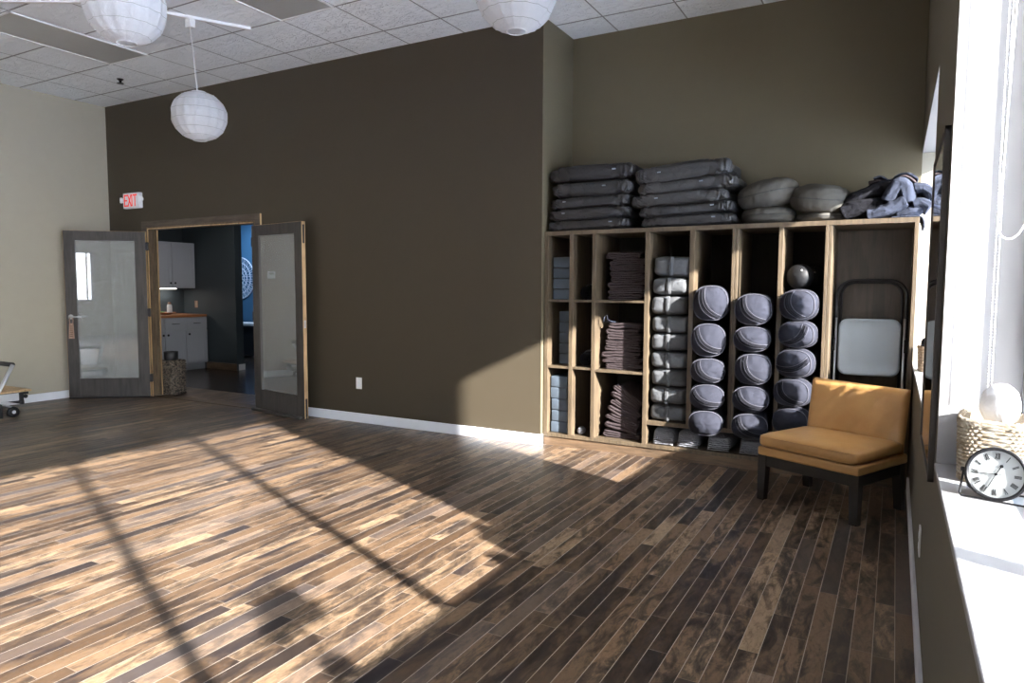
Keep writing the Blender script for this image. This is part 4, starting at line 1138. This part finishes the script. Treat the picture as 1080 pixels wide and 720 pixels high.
# wire stand: pivots at bezel sides, swings down and forward
s_ = MB(); rt_ = XK.to_3x3()
Lp = XK @ V((-rK-.006, .004, 0)); Rp = XK @ V((rK+.006, .004, 0)); fwd = (Matrix.Rotation(yawc, 3, 'Z') @ V((0, -1, 0)))
zf = SILL+.004
LF = V((Lp.x, Lp.y, zf)) + fwd*.040; RF = V((Rp.x, Rp.y, zf)) + fwd*.040
LB = V((Lp.x, Lp.y, zf)) - fwd*.060; RB = V((Rp.x, Rp.y, zf)) - fwd*.060
s_.tube([Lp, Lp.lerp(LF, .9), LF.lerp(RF, .03), LF.lerp(RF, .97), Rp.lerp(RF, .9), Rp], .0026, 8)
s_.tube([Lp, Lp.lerp(LB, .9), LB.lerp(RB, .03), LB.lerp(RB, .97), Rp.lerp(RB, .9), Rp], .0026, 8)
obj('wire_stand', s_, 'black', root, True)
for P_, sg_ in ((Lp, -1), (Rp, 1)):
    dv = rt_ @ V((sg_, 0, 0))
    obj('pivot_knob', MB().tube([P_ - dv*.008, P_ + dv*.006], .006, 12), 'black', root, True)
tag(root, 'round black-rimmed desk clock with roman numerals on a wire stand', 'clock')

# ------------------------------------------------------------------ roller shade, chain and cord at window 1
root = empty('roller_shade', (.25, 1.0, W1[2]-.09))
obj('rolled_fabric', MB().tube([(.262, W1[0]+.05, W1[2]-.05), (.262, W1[1]-.05, W1[2]-.05)], .034, 20), 'cream', root, True)
for yy in (W1[0]+.02, W1[1]-.03):
    obj('end_bracket', MB().box(.225, .30, yy-.01, yy+.01, W1[2]-.095, W1[2]-.005, .003), 'white_metal', root)
bc = MB()
for (x_, y_) in ((.2465, 2.438), (.253, 2.415)):
    bc.tube([(x_, y_, 1.06), (x_, y_, W1[2]-.05)], .0008, 4)
    zz = 1.06
    while zz < 2.5:
        b2 = bmesh.new(); bmesh.ops.create_icosphere(b2, subdivisions=1, radius=.0024); bc.add(b2, Matrix.Translation((x_, y_, zz))); zz += .009
obj('bead_chain', bc, 'white_metal', root, True)
tag(root, 'white roller shade rolled up at the head of the near window with a bead chain', 'shade')
cp = [(.262, 2.37, W1[2]-.09), (.259, 2.37, 2.3), (.256, 2.37, 2.16), (.250, 2.37, 1.9), (.2465, 2.37, 1.7), (.243, 2.37, 1.60), (.240, 2.37, 1.56), (.243, 2.37, 1.530), (.252, 2.37, 1.515), (.264, 2.37, 1.508), (.277, 2.368, 1.510), (.290, 2.365, 1.522), (.302, 2.36, 1.548), (.310, 2.36, 1.60), (.313, 2.36, 1.8), (.315, 2.36, W1[2]-.09)]
o = obj('pull_cord', MB().tube(cp, .0028, 8), 'white_metal', None, True)
tag(o, 'thin white looped pull cord hanging beside the near window', 'cord')

# ------------------------------------------------------------------ dark planter, mostly outside the frame, that casts the blob of shade
px, py = .245, .98
root = empty('planter', (px, py, SILL))
obj('pot', MB().lathe([(.040, SILL), (.050, SILL+.02), (.055, SILL+.10), (.057, SILL+.11), (.050, SILL+.11), (.046, SILL+.09), (.0, SILL+.088)], 36, cap=False, mat=TR(px, py, 0)), 'pot', root, True)
lf = MB(); rnd = random.Random(4)
for k in range(170):
    a = rnd.uniform(0, 2*pi); e = rnd.uniform(-.15, 1.3); ln = rnd.uniform(.10, .20)
    s0 = V((px, py, SILL+.25)); d_ = V((cos(a)*cos(e)*.38, sin(a)*cos(e)*1.0, sin(e)))
    tip = s0 + d_*ln*1.15; base_ = s0 + d_*ln*.35; sd = d_.cross(V((0, 0, 1))).normalized()*.026; md = (tip+base_)/2 + V((0, 0, .008))
    q = [lf.v(base_), lf.v(md-sd), lf.v(tip), lf.v(md+sd)]; cv_ = lf.v(md - V((0, 0, .012)))
    for i in range(4): lf.f([q[i], q[(i+1) % 4], cv_])
    lf.tube([(px, py, SILL+.12), s0 + d_*ln*.1, base_], .002, 4)
obj('foliage', lf, 'leaf', root)
tag(root, 'dark glazed pot with dense leafy plant on the sill near the camera', 'plant')
# ------------------------------------------------------------------ reformer exercise machine at the left
root = empty('exercise_machine', (-8.35, 2.8, 0))
xa, xb = -8.055, -8.62
for xx in (xa, xb):
    obj('side_rail', MB().box(xx-.022, xx+.022, 1.55, 3.80, .165, .245, .004), 'silver', root)
    obj('rail_end_cap', MB().box(xx-.026, xx+.026, 3.80, 3.845, .15, .25, .006), 'black', root)
    obj('footbar_arm', MB().tube([(xx+.0, 3.56, .18), (xx, 3.63, .29), (xx, 3.765, .545)], .028, 10, flat=.6), 'silver', root, True)
    obj('strut', MB().tube([(xx+.01, 3.55, .20), (xx+.01, 3.75, .09)], .022, 8, flat=.5), 'silver', root, True)
    w_ = MB(TR(xx+.03, 3.735, .055)).lathe([(.018, -.014), (.050, -.014), (.055, -.008), (.055, .008), (.050, .014), (.018, .014)], 24, mat=Matrix.Rotation(pi/2, 4, 'Y'))
    wo = obj('wheel', w_, 'rubber', root, True)
    obj('wheel_hub', MB(TR(xx+.03, 3.735, .055)).lathe([(.018, -.018), (.018, .018)], 16, mat=Matrix.Rotation(pi/2, 4, 'Y')), 'silver', wo)
    for yy in (1.65, 3.62): obj('leg', MB().box(xx-.022, xx+.022, yy-.022, yy+.022, 0, .165, .004), 'black', root)
    kb = MB(TR(xx+.02, 3.86, .205)).lathe([(.006, -.01), (.022, .0), (.022, .012), (.010, .02)], 8, mat=Matrix.Rotation(pi/2, 4, 'Y'))
    obj('knob', kb, 'black', root, True)
obj('footbar_grip', MB().tube([(xa-.01, 3.77, .545), (xb+.01, 3.77, .545)], .024, 14), 'blackp', root, True)
obj('platform', MB().box(xb+.0, xa-.0, 3.46, 3.935, .248, .27, .005), 'edge', root)
obj('platform_frame', MB().box(xb-.01, xa+.01, 3.44, 3.90, .225, .25, .003), 'black', root)
obj('carriage', MB().box(xb+.04, xa-.04, 2.2, 3.2, .25, .30, .02, seg=3), 'blackp', root)
obj('shoulder_rest', MB().box(xb+.10, xb+.20, 2.20, 2.24, .30, .42, .012), 'blackp', root)
obj('shoulder_rest', MB().box(xa-.20, xa-.10, 2.20, 2.24, .30, .42, .012), 'blackp', root)
obj('cross_bar', MB().box(xb, xa, 3.83, 3.86, .12, .16, .003).box(xb, xa, 1.55, 1.6, .17, .24, .003), 'black', root)
tag(root, 'silver and black exercise reformer with wooden end platform at the left wall', 'exercise machine')

# ------------------------------------------------------------------ kitchen beyond the doors
KX, KY, KH = -10.72, 7.70, 2.75
struct('wall_kitchen_left', MB().box(KX-.1, KX, YW+.1, KY, 0, KH), 'kwall')
struct('wall_kitchen_front', MB().box(KX-.1, DX0-.03, YW+.091, YW+.10, 0, KH).box(DX1+.03, -5.6, YW+.091, YW+.10, 0, KH).box(DX0-.03, DX1+.03, YW+.091, YW+.10, DZ+.03, KH), 'kwall')
struct('wall_kitchen_back', MB().box(-13.2, -9.42, KY, KY+.14, 0, KH), 'kwall')
struct('baseboard_kitchen', MB().box(-10.16, -9.42, KY-.015, KY, 0, .11, .003), 'kick')
struct('baseboard_hall', MB().box(-9.419, -9.404, KY+.03, KY+.15, 0, .10, .003), 'white')
struct('wall_hall_far', MB().box(-13.2, -5.5, 9.6, 9.7, 0, KH), 'bwall')
struct('baseboard_hall_far', MB().box(-13.2, -5.5, 9.585, 9.6, 0, .10, .003), 'white')
struct('wall_hall_right', MB().box(-5.6, -5.5, YW+.09, 9.6, 0, KH), 'kwall')
struct('wall_hall_left', MB().box(-13.3, -13.2, KY, 9.7, 0, KH), 'bwall')
struct('floor_kitchen', MB().box(-13.2, -5.5, YW+.09, 9.7, -.1, -.0005), 'kfloor')
struct('ceiling_kitchen', MB().box(-13.3, -5.5, YW+.091, 9.7, KH, KH+.08), 'kwall')
def shaker(mb, y0, y1, z0, z1, xf, fr=.055):
    mb.box(xf, xf+.012, y0, y1, z0, z1)
    mb.box(xf+.012, xf+.02, y0, y0+fr, z0, z1, .002).box(xf+.012, xf+.02, y1-fr, y1, z0, z1, .002)
    mb.box(xf+.012, xf+.02, y0+fr, y1-fr, z0, z0+fr, .002).box(xf+.012, xf+.02, y0+fr, y1-fr, z1-fr, z1, .002)
LX = -10.10
def base_cab(y0, y1, n, label, solo=False):
    r = empty('base_cabinet', ((KX+LX)/2, (y0+y1)/2, 0))
    obj('carcass', MB().box(KX+.002, LX, y0+.001, y1-.001, .11, .875).box(KX+.002, LX-.07, y0+.001, y1-.001, 0, .11), 'cabw', r)
    wd = (y1-y0)/n
    for k in range(n):
        a, b2 = y0+k*wd+.006, y0+(k+1)*wd-.006
        m = MB(); shaker(m, a, b2, .125, .665, LX); d_ = obj('door', m, 'cabw', r)
        ky = (b2-.035 if k % 2 == 0 else a+.035) if n > 1 else a+.04
        obj('knob', MB(TR(LX+.02, ky, .60)).lathe([(.006, 0), (.006, .014), (.018, .018), (.018, .026), (.012, .03)], 16, mat=Matrix.Rotation(pi/2, 4, 'Y')), 'black', d_, True)
        m = MB().box(LX, LX+.018, a, b2, .685, .862, .003); dr = obj('drawer', m, 'cabw', r)
        yc = (a+b2)/2
        obj('pull', MB().tube([(LX+.018, yc-.06, .775), (LX+.040, yc-.055, .775), (LX+.040, yc+.055, .775), (LX+.018, yc+.06, .775)], .005, 8), 'black', dr, True)
    tag(r, label, 'cabinet', 'white base cabinets under the wooden counter')
base_cab(6.52, 7.26, 2, 'double-door white base cabinet under the wooden counter beyond the doors')
base_cab(7.26, 7.66, 1, 'single-door white base cabinet at the right end of the counter')
r = empty('wall_cabinet', (KX+.16, 7.1, 1.345))
obj('carcass', MB().box(KX+.001, KX+.32, 6.40, 7.68, 1.345, 2.10), 'cabw', r)
UX = KX+.32
for k in range(3):
    a = 6.40+k*.4267+.005; b2 = a+.4167
    m = MB(); shaker(m, a, b2, 1.352, 2.093, UX); d_ = obj('door', m, 'cabw', r)
    ky = a+.035 if k != 1 else b2-.035
    obj('knob', MB(TR(UX+.02, ky, 1.43)).lathe([(.006, 0), (.006, .014), (.016, .018), (.016, .026), (.012, .03)], 16, mat=Matrix.Rotation(pi/2, 4, 'Y')), 'black', d_, True)
obj('light_strip', MB().box(KX+.12, KX+.16, 6.6, 7.45, 1.330, 1.344), 'bulb', r)
tag(r, 'white shaker wall cabinet with black knobs above the counter', 'cabinet')
o = obj('countertop', MB().box(KX, LX+.03, 6.28, 7.65, .876, .915, .004), 'counter'); tag(o, 'warm brown butcher block countertop beyond the open doors', 'countertop')
o = obj('backsplash_board', MB().box(KX, KX+.02, 6.28, 7.10, .916, 1.0, .003), 'counter'); tag(o, 'low reddish wooden board standing at the back of the counter', 'board')
r = empty('serving_bowl', (-10.34, 7.08, .916))
obj('bowl', MB().lathe([(.05, .916), (.10, .925), (.165, .955), (.160, .958), (.095, .932), (.0, .926)], 32, cap=False, mat=TR(-10.34, 7.08, 0)), 'counter', r, True)
tag(r, 'shallow wooden bowl on the counter', 'bowl')
g_ = MB()
for k in range(14):
    b2 = bmesh.new(); bmesh.ops.create_icosphere(b2, subdivisions=1, radius=.016); g_.add(b2, Matrix.Translation((-10.36+random.uniform(-.05, .05), 7.03+random.uniform(-.07, .03), .95+random.uniform(-.004, .012))))
tag(obj('green_garnish', g_, 'green', None, True), 'small green sprigs lying in the wooden bowl', 'greens')
r = empty('white_bottle', (-10.33, 7.15, .935))
obj('bottle_body', MB().lathe([(.036, .935), (.04, .945), (.038, 1.06), (.030, 1.085)], 24, mat=TR(-10.33, 7.15, 0)), 'towel', r, True)
obj('cap', MB().lathe([(.026, 1.085), (.026, 1.115), (.020, 1.12)], 20, mat=TR(-10.33, 7.15, 0)), 'tag', r, True)
tag(r, 'white bottle with dark cap standing by the wooden bowl', 'bottle')
r = empty('wall_outlet', (-10.40, KY, 1.02))
obj('cover_plate', MB().box(-10.435, -10.365, KY-.006, KY, 1.02, 1.135, .002), 'tag', r); obj('socket', MB().box(-10.415, -10.385, KY-.008, KY-.006, 1.05, 1.105, .001), 'wick', r)
tag(r, 'light switch plate on the slate wall above the counter', 'switch')
weave_basket('wicker_hamper', -8.06, 5.60, 0, .22, .22, .43, 'wickd', 'tall dark woven hamper just inside the open doorway', 14, 12, 0, .35, amp=.016)
o = obj('black_bin', MB().lathe([(.075, .0), (.082, .01), (.085, .11), (.078, .112), (.07, .02), (0, .018)], 32, cap=False, mat=TR(-8.09, 5.60, .432)), 'blackp', None, True)
tag(o, 'black pot standing on the dark woven hamper', 'pot')
# lacy wall medallion and dark bench in the far room
mc = V((-11.58, 9.60, 1.55)); root = empty('wall_medallion', (mc.x, mc.y, mc.z-.42)); m = MB()
def ringy(r_, w_): m.tube([(mc.x+r_*cos(2*pi*k/64), mc.y-.012, mc.z+r_*sin(2*pi*k/64)) for k in range(64)], w_, 6, True)
for r_, w_ in ((.06, .010), (.12, .008), (.20, .010), (.30, .008), (.41, .012)): ringy(r_, w_)
for (n_, ra, rb, pw) in ((10, .06, .20, .035), (16, .20, .31, .034), (24, .30, .42, .03)):
    for k in range(n_):
        a = 2*pi*k/n_; pts = []
        for j in range(12):
            t_ = 2*pi*j/12; rr_ = (ra+rb)/2 + (rb-ra)/2*cos(t_); ww = pw*sin(t_)
            pts.append((mc.x+rr_*cos(a)-ww*sin(a), mc.y-.012, mc.z+rr_*sin(a)+ww*cos(a)))
        m.tube(pts, .006, 5, True)
obj('lace_pattern', m, 'art', root, True)
tag(root, 'round white lace-pattern wall medallion on the blue wall beyond the doorway', 'wall art')
root = empty('dark_console', (-11.3, 9.3, 0))
obj('body', MB().box(-12.0, -10.7, 9.15, 9.50, .06, .60, .005), 'blackp', root)
for xx in (-11.97, -10.77): obj('foot', MB().box(xx, xx+.04, 9.2, 9.45, 0, .06), 'black', root)
obj('top', MB().box(-12.02, -10.68, 9.13, 9.52, .60, .625, .004), 'blackp', root)
tag(root, 'black console under the wall medallion in the blue room', 'console')
o = obj('white_runner', MB().box(-11.9, -10.75, 9.20, 9.46, .626, .68, .01), 'towel'); tag(o, 'white folded cloth on the black console in the blue room', 'cloth')

# ------------------------------------------------------------------ lights
def area(name, loc, rot, sx, sy, e, col=(1, 1, 1)):
    l = bpy.data.lights.new(name, 'AREA'); l.shape = 'RECTANGLE'; l.size = sx; l.size_y = sy; l.energy = e; l.color = col
    o = bpy.data.objects.new(name, l); COL.objects.link(o); o.location = loc; o.rotation_euler = rot; return o
def fill_downlight(x, y, e, col, label):  # unseen lamps added to brighten the rooms beyond the doors
    r = empty('added_fill_light', (x, y, KH-.02))
    obj('trim_ring', MB().lathe([(.085, KH-.012), (.085, KH)], 28, mat=TR(x, y, 0)), 'white_metal', r)
    obj('lens', MB().lathe([(.065, KH-.016), (.065, KH-.012)], 28, mat=TR(x, y, 0)), emis('lens_glow_%g' % x, col, 6), r)
    tag(r, label, 'ceiling light')
    l = bpy.data.lights.new('fill_downlight', 'AREA'); l.shape = 'DISK'; l.size = .13; l.energy = e; l.color = col
    o = bpy.data.objects.new('fill_downlight_lamp', l); COL.objects.link(o); o.location = (x, y, KH-.03)
fill_downlight(-8.8, 6.7, 9, (1, .97, .93), 'added fill light in the kitchen ceiling, out of sight above the doors')
fill_downlight(-11.0, 8.8, 24, (.55, .75, 1), 'added bluish fill light in the blue room ceiling, out of sight')
area('cabinet_strip_lamp', (KX+.14, 7.03, 1.325), (0, 0, 0), .03, .85, 2.2, (1, .95, .88))

sun = bpy.data.lights.new('sun', 'SUN'); sun.energy = 24; sun.angle = R(1.1); sun.color = (1, .97, .935)
so = bpy.data.objects.new('sun', sun); COL.objects.link(so); so.location = (8, -3.4, 6)
so.rotation_euler = V((-1, .42, -.469)).to_track_quat('-Z', 'Y').to_euler()
w = bpy.data.worlds.new('sky'); SC.world = w; w.use_nodes = True; nt = w.node_tree
bg = nt.nodes['Background']
gw = NT(nt)
sz_ = gw.n('ShaderNodeSeparateXYZ'); gw.l(gw.n('ShaderNodeTexCoord').outputs['Generated'], sz_.inputs[0])
skc = gw.ramp(sz_.outputs[2], [(0, (.80, .86, .92)), (.12, (.90, .95, 1.0)), (.45, (.62, .75, .95)), (1, (.28, .45, .82))])
gw.l(skc, bg.inputs[0]); bg.inputs[1].default_value = 11

# ------------------------------------------------------------------ camera
cam = bpy.data.cameras.new('camera'); co = bpy.data.objects.new('camera', cam); COL.objects.link(co)
cam.sensor_width = 36; cam.lens = 729.3/1080*36; cam.clip_start = .02
yaw, pitch, roll = -.5055, .07626, .004557
F = V((sin(yaw)*cos(pitch), cos(yaw)*cos(pitch), -sin(pitch))); r_ = V((cos(yaw), -sin(yaw), 0)); u_ = r_.cross(F)
r2 = r_*cos(roll) + u_*sin(roll); u2 = u_*cos(roll) - r_*sin(roll)
co.matrix_world = Matrix(((r2.x, u2.x, -F.x, 0), (r2.y, u2.y, -F.y, 0), (r2.z, u2.z, -F.z, 1.364), (0, 0, 0, 1)))
SC.camera = co
SC.view_settings.view_transform = 'Standard'; SC.view_settings.look = 'None'
SC.view_settings.exposure = .7; SC.view_settings.gamma = 1; SC.view_settings.use_curve_mapping = False
